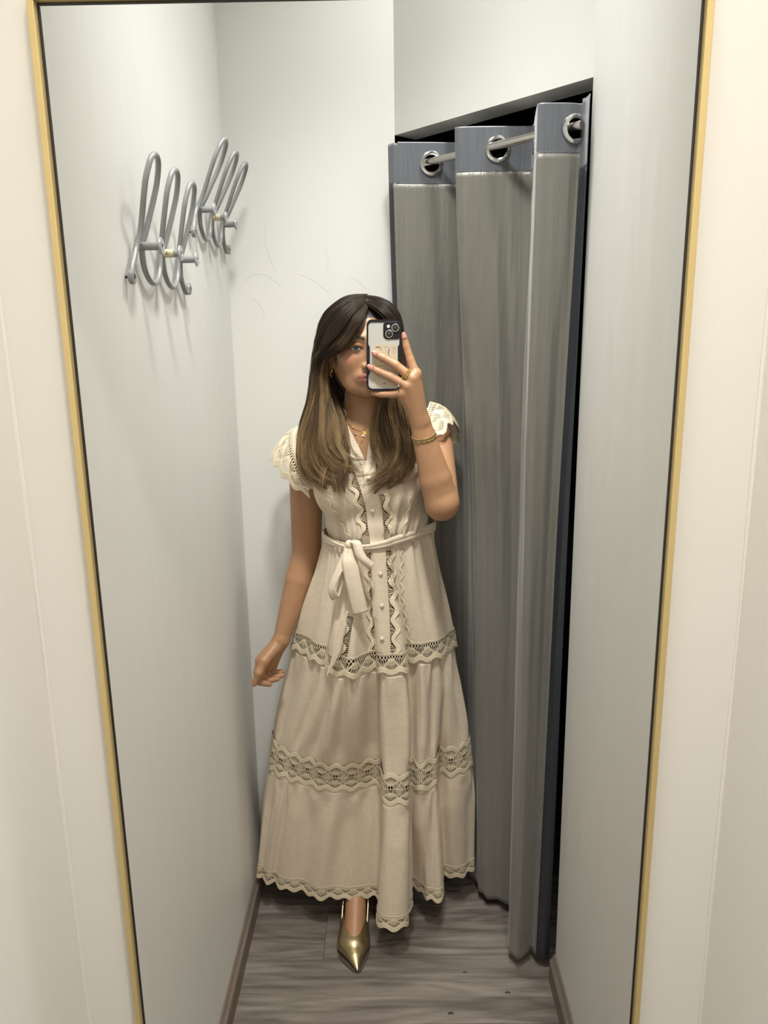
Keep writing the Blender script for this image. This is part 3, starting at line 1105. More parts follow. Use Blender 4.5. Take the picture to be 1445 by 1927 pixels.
# fingernails, the visible ones
mat("nail", (0.52, 0.22, 0.18), 0.18, coat=0.7)
for tip, d in NAILS:
    n = np.array([0.0, -1.0, 0.12])
    n = n - (n @ d) * d
    n /= np.linalg.norm(n)
    sdir = np.cross(d, n)
    V, F = [], []
    for a in range(7):
        la = -0.0058 + 0.0135 * a / 6
        wd = 0.0046 * (1 - 0.35 * (a / 6) ** 3)
        for b_ in range(7):
            u = -1 + 2 * b_ / 6
            ang = u * 1.0
            V.append(tip + d * (la - 0.0012 * u * u * (1 if a == 6 else 0.3)) + sdir * math.sin(ang) * wd * 1.15 + n * (math.cos(ang) * 0.0030 + 0.0038 - 0.0012 * (a / 6)))
    o = mesh("fingernail", V, grid_faces(7, 7), "nail", person)
    o.modifiers.new("thickness", 'SOLIDIFY').thickness = 0.0006
# ------------------------------------------------------------------ the phone in her hand
mat("case_black", (0.008, 0.009, 0.012), 0.45, spec=0.25)
mat("case_clear_back", (0.44, 0.435, 0.405), 0.25, coat=0.3)
mat("card_paper", (0.52, 0.435, 0.32), 0.5, noise=((60, 60, 60), 0.4, 3.0, (0.45, 0.37, 0.265)))
mat("card_print", (0.05, 0.035, 0.03), 0.6)
mat("card_print_soft", (0.32, 0.25, 0.18), 0.6)
mat("lens_glass", (0.004, 0.004, 0.006), 0.05, coat=1.0)
mat("lens_ring", (0.55, 0.53, 0.49), 0.2, metal=1.0)
mat("flash", (0.55, 0.54, 0.50), 0.4)


def ph(x, y, d=0.0):
    """pixel on the phone's back plane, lifted d towards the mirror"""
    p = atY(x, y, PH_Y)
    return p + np.array([0, -d, 0])


def rrect(x0, y0, x1, y1, r, n=7):
    out_ = []
    for cx_, cy_, a0 in ((x1 - r, y1 - r, 0), (x0 + r, y1 - r, 90), (x0 + r, y0 + r, 180), (x1 - r, y0 + r, 270)):
        for k in range(n):
            a = math.radians(a0 + 90 * k / (n - 1))
            out_.append((cx_ + r * math.cos(a), cy_ + r * math.sin(a)))
    return out_


def slab(poly, d0, d1, name, m, parent, bevel=0.0006):
    P = np.array([ph(x, y, d0) for x, y in poly])
    o = MB().prism(P, (0, -(d1 - d0), 0)).build(name, m, parent, auto=40)
    if bevel:
        bv = o.modifiers.new("bevel", 'BEVEL')
        bv.width = bevel
        bv.segments = 2
        bv.limit_method = 'ANGLE'
    return o


phone = empty("smartphone", ph(722, 735, 0))
tag(phone, "smartphone in a clear case with black bumper, held up in front of her face", "phone")
ph_parts = []
ph_parts.append(slab(rrect(691, 603, 754.5, 733, 9), -0.0105, -0.0005, "body", "case_black", phone))
ph_parts.append(slab(rrect(692.5, 604.5, 753, 731.5, 8), -0.0008, 0.0006, "back_panel", "case_clear_back", phone, 0.0003))
# bumper: ring with thicker sides
outer = rrect(689.5, 601.2, 755.3, 734.8, 10, 9)
inner = [(750.3, 728), (747, 731), (743, 732), (702, 732), (697, 730.5), (693.6, 727), (693.0, 706), (696, 702), (696, 653), (693, 648), (693, 612), (694.5, 608.5), (698.5, 606.5), (744, 606.5), (749, 607.5), (751.2, 612), (751.4, 648), (748.4, 653), (748.4, 702), (751.0, 706)]


def resample(poly, n):
    P = np.array(poly + poly[:1], float)
    d = np.concatenate([[0], np.cumsum(np.linalg.norm(np.diff(P, axis=0), axis=1))])
    t = np.linspace(0, d[-1], n, endpoint=False)
    return np.stack([np.interp(t, d, P[:, k]) for k in (0, 1)], 1)


def by_angle(P, c, n=160):
    a = np.arctan2(P[:, 1] - c[1], P[:, 0] - c[0])
    o_ = np.argsort(a)
    aa = np.concatenate([a[o_] - 2 * np.pi, a[o_], a[o_] + 2 * np.pi])
    t = np.linspace(-np.pi, np.pi, n, endpoint=False)
    return np.stack([np.interp(t, aa, np.tile(P[o_, k], 3)) for k in (0, 1)], 1)


cc = (722, 668)
Oo, Ii = by_angle(resample(outer, 400), cc), by_angle(resample(inner, 400), cc)
n_ = len(Oo)
V = np.vstack([[ph(x, y, 0.0018) for x, y in Oo], [ph(x, y, 0.0018) for x, y in Ii], [ph(x, y, -0.0115) for x, y in Oo], [ph(x, y, -0.0002) for x, y in Ii]])
F = []
for k in range(n_):
    j = (k + 1) % n_
    F += [(k, j, n_ + j, n_ + k), (2 * n_ + k, 2 * n_ + j, j, k), (n_ + k, n_ + j, 3 * n_ + j, 3 * n_ + k)]
o = mesh("bumper", V, F, "case_black", phone, auto=40)
ph_parts.append(o)
cm = slab(rrect(721, 605, 753.5, 638.5, 8), 0.0004, 0.0022, "camera_plate", "case_black", phone)
ph_parts.append(cm)
pxm = np.linalg.norm(ph(740, 620) - ph(741, 620))
for lx, ly in ((743.8, 616.8), (732.2, 628.2)):
    c = ph(lx, ly, 0.002)
    lr = MB().lathe([(7.2 * pxm, 0), (7.2 * pxm, 0.0022), (6.8 * pxm, 0.0026), (6.1 * pxm, 0.0026), (5.9 * pxm, 0.0016)], c, (0, -1, 0), 32)
    lr.F = [f for f in lr.F if len(f) == 4]
    lo_ = lr.build("lens_ring", "lens_ring", phone)
    lg = MB().lathe([(5.95 * pxm, 0.0014), (5.0 * pxm, 0.0022), (2.5 * pxm, 0.0028), (0.0, 0.003)], c, (0, -1, 0), 28).build("lens_glass", "lens_glass", lo_)
    ph_parts += [lo_, lg]
ph_parts.append(MB().lathe([(3.1 * pxm, 0), (2.9 * pxm, 0.0006), (0, 0.0008)], ph(730.7, 614.3, 0.0021), (0, -1, 0), 20).build("flash", "flash", phone))
ph_parts.append(MB().lathe([(0.9 * pxm, 0), (0, 0.0004)], ph(744.7, 629.8, 0.0021), (0, -1, 0), 10).build("microphone", "lens_glass", phone))
# printed card under the clear back
ph_parts.append(slab([(701, 648.5), (747, 648.5), (747, 727.5), (701, 727.5)], 0.0005, 0.0009, "photo_card", "card_paper", phone, 0))
strokes = [([(706, 653), (716, 653)], 1.6, 0), ([(706, 654.5), (715, 655)], 1.2, 1), ([(722, 653.5), (731, 653)], 0.5, 0), ([(738, 654.5), (746, 654)], 1.2, 1), ([(738, 657.5), (745.5, 657)], 0.7, 1), ([(738, 661), (744, 660.5)], 0.7, 1), ([(738, 664.5), (745, 664)], 0.7, 1),
           ([(733.5, 654.5), (731.5, 660), (731, 665), (733, 671)], 1.5, 0), ([(716, 653.5), (717, 660)], 1.0, 0),
           ([(704, 679.5), (707, 684), (708.5, 690), (714, 689), (721, 687.5), (726, 690.5), (730, 696), (731.5, 703)], 0.75, 0),
           ([(707, 690.5), (709, 697), (714, 702)], 0.5, 1), ([(714, 689), (716, 696), (722, 701)], 0.5, 1), ([(721, 688), (723, 695), (727, 701), (735, 705)], 0.5, 1), ([(709, 697), (719, 697), (728, 700)], 0.4, 1), ([(711, 684), (712, 686)], 0.6, 0), ([(716, 691), (717, 693)], 0.6, 0), ([(731, 690), (734, 695), (741, 699), (745, 702)], 0.5, 1), ([(704, 712), (702.5, 722)], 0.8, 1), ([(720, 722), (727, 720)], 1.3, 0), ([(703, 710), (745, 712)], 0.35, 1)]
for which, mname in ((0, "card_print"), (1, "card_print_soft")):
    mb = MB()
    for P, wd, kind in strokes:
        if kind != which:
            continue
        Q = spline(np.array(P, float), 14) if len(P) > 2 else np.linspace(P[0], P[1], 8)
        T = np.gradient(Q, axis=0)
        T /= np.linalg.norm(T, axis=1)[:, None]
        Nn = np.stack([-T[:, 1], T[:, 0]], 1)
        tp = np.sin(np.linspace(0.25, np.pi - 0.25, len(Q)))[:, None]
        A, B = Q + Nn * wd / 2 * tp, Q - Nn * wd / 2 * tp
        VV = np.array([ph(x, y, 0.00105) for x, y in np.stack([A, B], 1).reshape(-1, 2)])
        mb.add(VV, [(2 * i, 2 * i + 1, 2 * i + 3, 2 * i + 2) for i in range(len(Q) - 1)])
    dr_ = mb.build("card_drawing", mname, phone, smooth=False, auto=None)
    dr_["kind"] = "stuff"
    ph_parts.append(dr_)
inv = Matrix.Translation(-Vector(phone.location))
for o in ph_parts:
    o.data.transform(inv)

# ------------------------------------------------------------------ the dress


def linen(nt, b, tc):
    """woven slub: crossed fine streaks in relief and tone"""
    def nz(scale):
        mp = nt.nodes.new("ShaderNodeMapping")
        mp.inputs["Scale"].default_value = scale
        nt.links.new(tc.outputs["Object"], mp.inputs["Vector"])
        n = nt.nodes.new("ShaderNodeTexNoise")
        n.inputs["Scale"].default_value = 1
        n.inputs["Detail"].default_value = 3
        nt.links.new(mp.outputs["Vector"], n.inputs["Vector"])
        return n
    a, c = nz((900, 900, 40)), nz((40, 40, 900))
    ad = nt.nodes.new("ShaderNodeMath")
    ad.operation = 'ADD'
    nt.links.new(a.outputs["Fac"], ad.inputs[0])
    nt.links.new(c.outputs["Fac"], ad.inputs[1])
    r = nt.nodes.new("ShaderNodeMapRange")
    r.inputs["From Min"].default_value = 0.75
    r.inputs["From Max"].default_value = 1.25
    r.inputs["To Min"].default_value = 0.0
    r.inputs["To Max"].default_value = 1.0
    nt.links.new(ad.outputs[0], r.inputs["Value"])
    mx = nt.nodes.new("ShaderNodeMix")
    mx.data_type = 'RGBA'
    mx.inputs["A"].default_value = (0.61, 0.50, 0.375, 1)
    mx.inputs["B"].default_value = (0.725, 0.62, 0.485, 1)
    nt.links.new(r.outputs["Result"], mx.inputs["Factor"])
    nt.links.new(mx.outputs["Result"], b.inputs["Base Color"])
    cr = nz((22, 22, 14))
    b1 = nt.nodes.new("ShaderNodeBump")
    b1.inputs["Strength"].default_value = 0.25
    b1.inputs["Distance"].default_value = 0.006
    nt.links.new(cr.outputs["Fac"], b1.inputs["Height"])
    b2 = nt.nodes.new("ShaderNodeBump")
    b2.inputs["Strength"].default_value = 0.25
    b2.inputs["Distance"].default_value = 0.0006
    nt.links.new(ad.outputs[0], b2.inputs["Height"])
    nt.links.new(b1.outputs["Normal"], b2.inputs["Normal"])
    nt.links.new(b2.outputs["Normal"], b.inputs["Normal"])


mat("linen", (0.6, 0.48, 0.37), 0.78, sheen=0.15, build=linen)
mat("lace", (0.78, 0.68, 0.50), 0.75, noise=((200, 200, 200), 0.6, 3.0, (0.70, 0.59, 0.42)), bump=((1500, 1500, 1500), 0.2, 0.0004))
mat("button_cream", (0.70, 0.60, 0.48), 0.35)

ZS = [1.105, 0.79, 0.435, 0.092]
plan = [
    [(-.158, 1.80), (-.135, 1.755), (-.115, 1.728), (-.10, 1.715), (-.08, 1.708), (-.06, 1.705), (-.05, 1.705), (-.035, 1.708), (-.02, 1.712), (-.005, 1.722), (.015, 1.735), (.035, 1.748), (.055, 1.765), (.07, 1.78), (.085, 1.797), (.097, 1.82),
     (.085, 1.87), (.03, 1.915), (-.04, 1.925), (-.11, 1.91), (-.15, 1.86)],
    [(-.257, 1.84), (-.183, 1.748), (-.145, 1.682), (-.122, 1.668), (-.095, 1.668), (-.037, 1.708), (-.027, 1.679), (0, 1.676), (.025, 1.683), (.032, 1.758), (.055, 1.75), (.077, 1.742), (.10, 1.762), (.12, 1.782), (.136, 1.797), (.152, 1.825),
     (.15, 1.88), (.08, 1.95), (-.05, 1.965), (-.17, 1.95), (-.245, 1.91)],
    [(-.335, 1.86), (-.283, 1.807), (-.225, 1.78), (-.168, 1.752), (-.107, 1.757), (-.043, 1.772), (-.030, 1.697), (0, 1.690), (.030, 1.697), (.039, 1.765), (.063, 1.746), (.085, 1.757), (.105, 1.769), (.117, 1.833), (.15, 1.817), (.200, 1.850),
     (.198, 1.92), (.1, 1.985), (-.06, 1.99), (-.22, 1.98), (-.33, 1.93)],
    [(-.385, 1.87), (-.345, 1.838), (-.27, 1.806), (-.21, 1.782), (-.152, 1.774), (-.060, 1.783), (-.050, 1.692), (-.009, 1.669), (.030, 1.689), (.041, 1.822), (.074, 1.800), (.084, 1.766), (.116, 1.769), (.130, 1.862), (.17, 1.855), (.207, 1.875),
     (.207, 1.94), (.1, 1.995), (-.08, 2.0), (-.27, 1.995), (-.375, 1.95)]]
SUB = 24
NC = 21 * SUB
# columns share a control-point parameter at every level, so folds run true from waist to hem
LV = []
for P in plan:
    P = np.array(P)
    Q = np.vstack([P[-1:], P, P[:2]])
    rows = []
    for i in range(21):
        p0, p1, p2, p3 = Q[i:i + 4]
        # half-tension keeps the folds crisp
        for j in range(SUB):
            t = j / SUB
            tt = 0.62
            m1, m2 = tt * (p2 - p0) / 1.0, tt * (p3 - p1) / 1.0
            m1, m2 = np.clip(m1, -1.2 * np.linalg.norm(p2 - p1), 1.2 * np.linalg.norm(p2 - p1)), np.clip(m2, -1.2 * np.linalg.norm(p2 - p1), 1.2 * np.linalg.norm(p2 - p1))
            h = (2 * t ** 3 - 3 * t ** 2 + 1, t ** 3 - 2 * t ** 2 + t, -2 * t ** 3 + 3 * t ** 2, t ** 3 - t ** 2)
            rows.append(h[0] * p1 + h[1] * m1 + h[2] * p2 + h[3] * m2)
    LV.append(np.array(rows))
LV = np.array(LV)                              # level, column, xy
TAN = np.zeros_like(LV)
zs_ = np.array(ZS)
for c in range(4):
    a, b_ = max(0, c - 1), min(3, c + 1)
    TAN[c] = (LV[b_] - LV[a]) / (zs_[b_] - zs_[a])
cumarc = [np.concatenate([[0], np.cumsum(np.linalg.norm(np.diff(np.vstack([L, L[:1]]), axis=0), axis=1))]) for L in LV]
TIER1, BAND0, BAND1, HEM0 = 0.79, 0.435, 0.530, 0.092


def skirt_row(z):
    i = 0
    while i < 2 and z < zs_[i + 1]:
        i += 1
    h = zs_[i + 1] - zs_[i]
    t = (z - zs_[i]) / h
    w_ = (2 * t ** 3 - 3 * t ** 2 + 1, t ** 3 - 2 * t ** 2 + t, -2 * t ** 3 + 3 * t ** 2, t ** 3 - t ** 2)
    P = w_[0] * LV[i] + w_[1] * h * TAN[i] * 0.8 + w_[2] * LV[i + 1] + w_[3] * h * TAN[i + 1] * 0.8
    T = np.roll(P, -1, 0) - np.roll(P, 1, 0)
    N = np.stack([T[:, 1], -T[:, 0]], 1)
    N /= np.linalg.norm(N, axis=1)[:, None] + 1e-9
    s = cumarc[1][:NC] / cumarc[1][-1] * 2 * np.pi
    g = np.zeros(NC)
    jit = 1.2 * np.sin(5 * s + 1) + 0.9 * np.sin(11 * s)
    if z > TIER1:                               # gathers under the belt
        d = (1.105 - z)
        g += 0.0032 * np.exp(-d / 0.16) * sstep(0, 0.02, d) * np.sin(34 * s + jit)
        g += 0.0055 * sstep(0.03, 0.20, d) * np.sin(15 * s + 0.5 * jit + 2 * d)
    elif z > BAND0:                             # gathers under the first lace
        d = TIER1 + 0.012 - z
        g += 0.0034 * np.exp(-d / 0.13) * sstep(0.0, 0.035, d) * np.sin(40 * s + 1.4 * jit + 3 * d)
        g += 0.0068 * np.sin(19 * s + jit + 1.5 * d) * sstep(0.0, 0.12, d)
        g *= 1 - 0.75 * sstep(BAND1 + 0.05, BAND1 - 0.02, z)
    else:
        d = BAND0 - z
        g += 0.0034 * np.exp(-d / 0.12) * sstep(0, 0.04, d) * np.sin(36 * s + 1.2 * jit + 2.0)
        g += 0.0065 * np.sin(17 * s + jit + 2.0 * d) * sstep(0.02, 0.12, d)
    out_r = 0.0
    if TIER1 - 0.03 < z < TIER1 + 0.075:
        pass
    return P + N * g[:, None]


class Patch:
    """surface grid [row(h), col(s)]; col may wrap"""

    def __init__(s, G, wrap):
        s.G, s.wrap = G, wrap
        du = (np.roll(G, -1, 1) - np.roll(G, 1, 1)) if wrap else np.gradient(G, axis=1)
        dv = np.gradient(G, axis=0)
        N = np.cross(du, dv)
        s.N = N / (np.linalg.norm(N, axis=2)[..., None] + 1e-12)

    def at(s, r, c):
        R, Cn = s.G.shape[:2]
        r = np.clip(r, 0, R - 1.001)
        r0 = r.astype(int)
        fr = (r - r0)[:, None]
        if s.wrap:
            c = np.mod(c, Cn)
        else:
            c = np.clip(c, 0, Cn - 1.001)
        c0 = np.minimum(c.astype(int), Cn - 1)
        fc = (c - c0)[:, None]
        c1 = (c0 + 1) % Cn if s.wrap else c0 + 1

        def bl(A):
            return (A[r0, c0] * (1 - fc) + A[r0, c1] * fc) * (1 - fr) + (A[r0 + 1, c0] * (1 - fc) + A[r0 + 1, c1] * fc) * fr
        n = bl(s.N)
        return bl(s.G), n / (np.linalg.norm(n, axis=1)[:, None] + 1e-12)


NR = 330
zrow = np.linspace(1.105, HEM0 - 0.012, NR)
SG = np.array([np.column_stack([skirt_row(z), np.full(NC, z)]) for z in zrow])
skirt = Patch(SG, True)
# make the normals point outwards
ctr = SG.mean(1, keepdims=True)
if ((SG - ctr) * skirt.N).sum() < 0:
    skirt.N *= -1


def lacework(mb, pos, s0, s1, H, style, lam, lift=0.0012, phase=0.0, thr=0.0016):
    """openwork lace on a surface: pos(s, h) -> (P, N), h up from the scalloped edge"""
    n = max(1, int(round((s1 - s0) / lam)))
    lam = (s1 - s0) / n
    A = 0.0052 if style != 'narrow' else 0.0032

    def edge(s):
        return A * (1 - np.cos(2 * np.pi * (s - s0) / lam + phase)) * 0.5 * 2

    def strip(S, Hh, wd, up=0.0008, base=lift):
        S, Hh = np.asarray(S, float), np.asarray(Hh, float)
        ts, th = np.gradient(S), np.gradient(Hh)
        L = np.sqrt(ts ** 2 + th ** 2) + 1e-12
        ns, nh = -th / L, ts / L
        cols = []
        for q, l in ((-1, 0.0), (0, up), (1, 0.0)):
            P, N = pos(S + ns * wd * q / 2, Hh + nh * wd * q / 2)
            cols.append(P + N * (base + l))
        VV = np.stack(cols, 1)
        m_ = len(S)
        mb.add(VV.reshape(-1, 3), [(i * 3 + k, i * 3 + k + 1, i * 3 + k + 4, i * 3 + k + 3) for i in range(m_ - 1) for k in (0, 1)])

    ss = np.linspace(s0, s1, n * 14 + 1)
    e = edge(ss)
    cw = 0.0052 if style != 'narrow' else 0.0036
    nc_ = 3 if style != 'narrow' else 2
    for k in range(nc_):
        strip(ss, e + cw * (0.45 + 0.86 * k), cw, 0.0012)
    eb = cw * (0.1 + 0.86 * nc_)
    if style == 'band':
        for k in range(3):
            strip(ss, H - e - cw * (0.45 + 0.86 * k), cw, 0.0012)
    for i in range(n):
        # scallop belly where edge is lowest
        c = s0 + (i + (-phase / (2 * np.pi))) * lam
        ends = [1, -1] if style == 'band' else [1]
        top_h = H * 0.40 if style == 'band' else eb + (H - eb) * 0.70
        for sg in ends:
            nsp = 11 if style != 'narrow' else 8
            for e_ in np.linspace(-0.47, 0.47, nsp):
                q = np.linspace(0, 1, 4)
                hs_ = top_h - 0.10 * (top_h - eb) * (2 * e_) ** 2
                S = c + lam * e_ * (0.30 + 0.70 * q ** 0.8)
                he = A * (1 - np.cos(2 * np.pi * (c + lam * e_ - s0) / lam + phase)) + eb * 0.86
                Hh = hs_ + (he - hs_) * q
                strip(np.clip(S, s0, s1), Hh if sg > 0 else H - Hh, thr, 0.0004)
            # upturned fan filling the gap between two scallops
            for e_ in np.linspace(-0.5, 0.5, 6):
                q = np.linspace(0, 1, 3)
                S = c + lam / 2 + lam * e_ * (0.66 - 0.52 * q)
                he = 2 * A + eb * 0.86
                Hh = top_h * 0.97 + (he - top_h * 0.97) * q
                strip(np.clip(S, s0, s1), Hh if sg > 0 else H - Hh, thr * 0.9, 0.0004)
            # arcs tying the spokes
            for q0, wq in ((0.06, 1.5), (0.50, 0.8)):
                e_ = np.linspace(-0.47, 0.47, 11)
                hs_ = top_h - 0.10 * (top_h - eb) * (2 * e_) ** 2
                S = c + lam * e_ * (0.30 + 0.70 * q0 ** 0.8)
                he = A * (1 - np.cos(2 * np.pi * (c + lam * e_ - s0) / lam + phase)) + eb * 0.86
                Hh = hs_ + (he - hs_) * q0
                strip(np.clip(S, s0, s1), Hh if sg > 0 else H - Hh, thr * wq, 0.0005)
        if style == 'band':
            # lozenge net between the two rows of fans
            for q in range(-2, 3):
                for dr in (-1, 1):
                    Hh = np.linspace(eb + 0.014, H - eb - 0.014, 7)
                    S = c + lam / 2 + q * lam * 0.11 + dr * (Hh - H / 2) * 0.75
                    strip(np.clip(S, s0, s1), Hh, thr, 0.0004)
            for q in range(-1, 2):
                Hh = np.linspace(H / 2 - 0.012, H / 2 + 0.012, 4)
                strip(np.clip(np.full(4, c + q * 0.006) + 0.25 * (Hh - H / 2) * q, s0, s1), Hh, thr, 0.0004)
            S = np.linspace(c - lam / 2, c + lam / 2, 5)
            strip(np.clip(S, s0, s1), np.full(5, H / 2), thr, 0.0004)
        else:
            for q in range(6):
                a0 = c - lam / 2 + q * lam / 6
                for dr in (0, 1):
                    S = np.linspace(a0 + dr * lam / 6, a0 + (1 - dr) * lam / 6, 3)
                    strip(np.clip(S, s0, s1), np.linspace(top_h * 0.93, H - 0.002, 3), thr, 0.0004)
    if style != 'band':
        strip(ss, np.full(len(ss), H - 0.0015), 0.0026, 0.0008)


def skirt_pos(z0, Lv):
    ca_ = cumarc[Lv]

    def f(s, h):
        c = np.interp(np.mod(s, ca_[-1]), ca_, np.arange(NC + 1))
        z = z0 + h
        r = (1.105 - z) / (1.105 - zrow[-1]) * (NR - 1)
        return skirt.at(np.asarray(r, float), np.asarray(c, float))
    return f


dress = MB()
# skirt cloth in three tiers, open where the wide lace is set in and ending above the hem lace


def tier(name, za, zb, off=0.0):
    i0 = int(np.argmin(np.abs(zrow - za)))
    i1 = int(np.argmin(np.abs(zrow - zb)))
    G = SG[i0:i1 + 1] + skirt.N[i0:i1 + 1] * off
    R = G.shape[0]
    V = G.reshape(-1, 3)
    F = [(r * NC + c, r * NC + (c + 1) % NC, (r + 1) * NC + (c + 1) % NC, (r + 1) * NC + c) for r in range(R - 1) for c in range(NC)]
    return V, F


V, F = tier("skirt", 1.105, TIER1 + 0.050, 0.0)
dress_o = mesh("dress", V, F, "linen", person)
tag(dress_o, "long beige linen dress with cream openwork lace bands and tie belt")
sd = dress_o.modifiers.new("thickness", 'SOLIDIFY')
sd.thickness = 0.0008
for za, zb in ((TIER1 + 0.017, BAND1 - 0.012), (BAND0 + 0.014, HEM0 + 0.036)):
    V, F = tier("skirt_tier", za, zb, -0.002 if za > 0.7 else 0.0)
    mesh("skirt_tier", V, F, "linen", dress_o)

for nm, z0, H, style, lv, lam, off in (("lace_band", TIER1, 0.056, 'hem', 1, 0.043, 0.0030), ("lace_band", BAND0, BAND1 - BAND0, 'band', 2, 0.043, 0.0012), ("hem_lace", HEM0, 0.046, 'hem', 3, 0.042, 0.0010)):
    mb = MB()
    lacework(mb, skirt_pos(z0, lv), 0, cumarc[lv][-1], H, style, lam, off)
    mb.build(nm, "lace", dress_o, auto=None)

# bodice: a smooth shell over the trunk
fb = Field(np.arange(-0.285, 0.20, 0.0028), np.arange(1.655, 1.99, 0.0028), np.arange(1.075, 1.435, 0.0028))
torso(fb, 0.011, 0.055)
fb.ell((-0.034, 1.818, 1.125), (0.122, 0.100, 0.07), 0.03)
BoV, BoF = fb.surface()
del fb.D
BoV = relax(BoV, BoF, 6)


def to_px(P):
    d = P - CAM
    a = d @ fw
    return np.stack([IMW / 2 + FPX * (d @ RT) / a, IMH / 2 - FPX * (d @ UP) / a], 1)


pin = sstep(1.150, 1.105, BoV[:, 2]) * (0.015 + 0.06 * sstep(-0.08, 0.02, BoV[:, 0]))
BoV[:, 0] += (-0.034 - BoV[:, 0]) * pin
BoV[:, 1] += (1.815 - BoV[:, 1]) * pin
BP = to_px(BoV)
frontm = sstep(1.86, 1.80, BoV[:, 1])
# pleats fanning up from the belt
kx_ = (BP[:, 0] - 692) / (1.0 + (1010 - BP[:, 1]).clip(0) / 330)
pl = np.sin(2 * np.pi * kx_ / 21.0 + 0.6 * np.sin(BP[:, 1] / 31)) * sstep(18, 40, np.abs(kx_ + 4))
pl += 0.5 * np.sin(2 * np.pi * kx_ / 9.5) * sstep(930, 1005, BP[:, 1])
amp = 0.0030 * sstep(850, 980, BP[:, 1]) * frontm
dirn = np.stack([np.zeros(len(BoV)), -np.ones(len(BoV)), np.zeros(len(BoV))], 1)
BoV = BoV + dirn * (amp * pl)[:, None]
cen = BoV[BoF].mean(1)
cpx = to_px(cen)


def in_poly(P, poly):
    r = np.zeros(len(P), bool)
    n = len(poly)
    for i in range(n):
        (x0, y0), (x1, y1) = poly[i], poly[(i + 1) % n]
        c = ((y0 > P[:, 1]) != (y1 > P[:, 1])) & (P[:, 0] < (x1 - x0) * (P[:, 1] - y0) / (y1 - y0 + 1e-12) + x0)
        r ^= c
    return r


VPOLY = [(640, 740), (652, 796), (661, 814), (674, 838), (687, 867), (689.5, 868), (692, 845), (697, 815), (703, 788), (712, 740)]
drop = (cen[:, 2] < 1.100) | (cen[:, 0] < -0.212) | (cen[:, 0] > 0.112)
drop |= in_poly(cpx, VPOLY) & (cen[:, 1] < 1.84)
drop |= (np.hypot(cen[:, 0] + 0.056, (cen[:, 1] - 1.848) * 1.0) < 0.066) & (cen[:, 2] > 1.345)
# clean cut edges: boundary vertices are drawn onto the cut lines
Fk = BoF[~drop]
ed = np.sort(np.vstack([Fk[:, [0, 1]], Fk[:, [1, 2]], Fk[:, [2, 3]], Fk[:, [3, 0]]]), 1)
ue, cnt_ = np.unique(ed, axis=0, return_counts=True)
bnd = np.unique(ue[cnt_ == 1])
bpx = to_px(BoV)
VL = resample(VPOLY, 900)
for v in bnd:
    x_, y_, z_ = BoV[v]
    dn_ = np.linalg.norm(VL - bpx[v], axis=1)
    r_ = math.hypot(x_ + 0.056, y_ - 1.848)
    if dn_.min() < 5 and y_ < 1.82 and bpx[v, 1] > 790:
        BoV[v] = atY(*VL[dn_.argmin()], y_)
    elif z_ > 1.345 and r_ < 0.072:
        BoV[v, 0], BoV[v, 1] = -0.056 + (x_ + 0.056) * 0.068 / r_, 1.848 + (y_ - 1.848) * 0.068 / r_
    elif z_ < 1.108:
        BoV[v, 2] = 1.098
    elif x_ < -0.2:
        BoV[v, 0] = -0.2135
    elif x_ > 0.10:
        BoV[v, 0] = 0.1135
bodice = mesh("bodice", BoV, Fk.tolist(), "linen", dress_o)
bm = bmesh.new()
bm.from_mesh(bodice.data)
bmesh.ops.delete(bm, geom=[v for v in bm.verts if not v.link_faces], context='VERTS')
bm.to_mesh(bodice.data)
bm.free()
bodice.data.polygons.foreach_set("use_smooth", np.ones(len(bodice.data.polygons), bool))

# ------------------------------------------------------------------ decoration laid on the dress front
from mathutils.bvhtree import BVHTree


def bvh_of(objs):
    VV, FF, n = [], [], 0
    for o in objs:
        vs = np.zeros(len(o.data.vertices) * 3)
        o.data.vertices.foreach_get("co", vs)
        VV.append(vs.reshape(-1, 3))
        FF += [tuple(v + n for v in p.vertices) for p in o.data.polygons]
        n += len(o.data.vertices)
    return BVHTree.FromPolygons([Vector(v) for v in np.vstack(VV)], FF)


FRONT = bvh_of([dress_o, bodice] + [c for c in dress_o.children if c.name.startswith("skirt_tier")])
CAMV = Vector(CAM)


def cast(x, y, fallbackY=1.71):
    d = Vector(ray(x, y))
    d.normalize()
    h = FRONT.ray_cast(CAMV, d)
    if h[0] is None:
        return atY(x, y, fallbackY), np.array([0, -1.0, 0])
    n = np.array(h[1])
    if n @ np.array(d) > 0:
        n = -n
    return np.array(h[0]), n


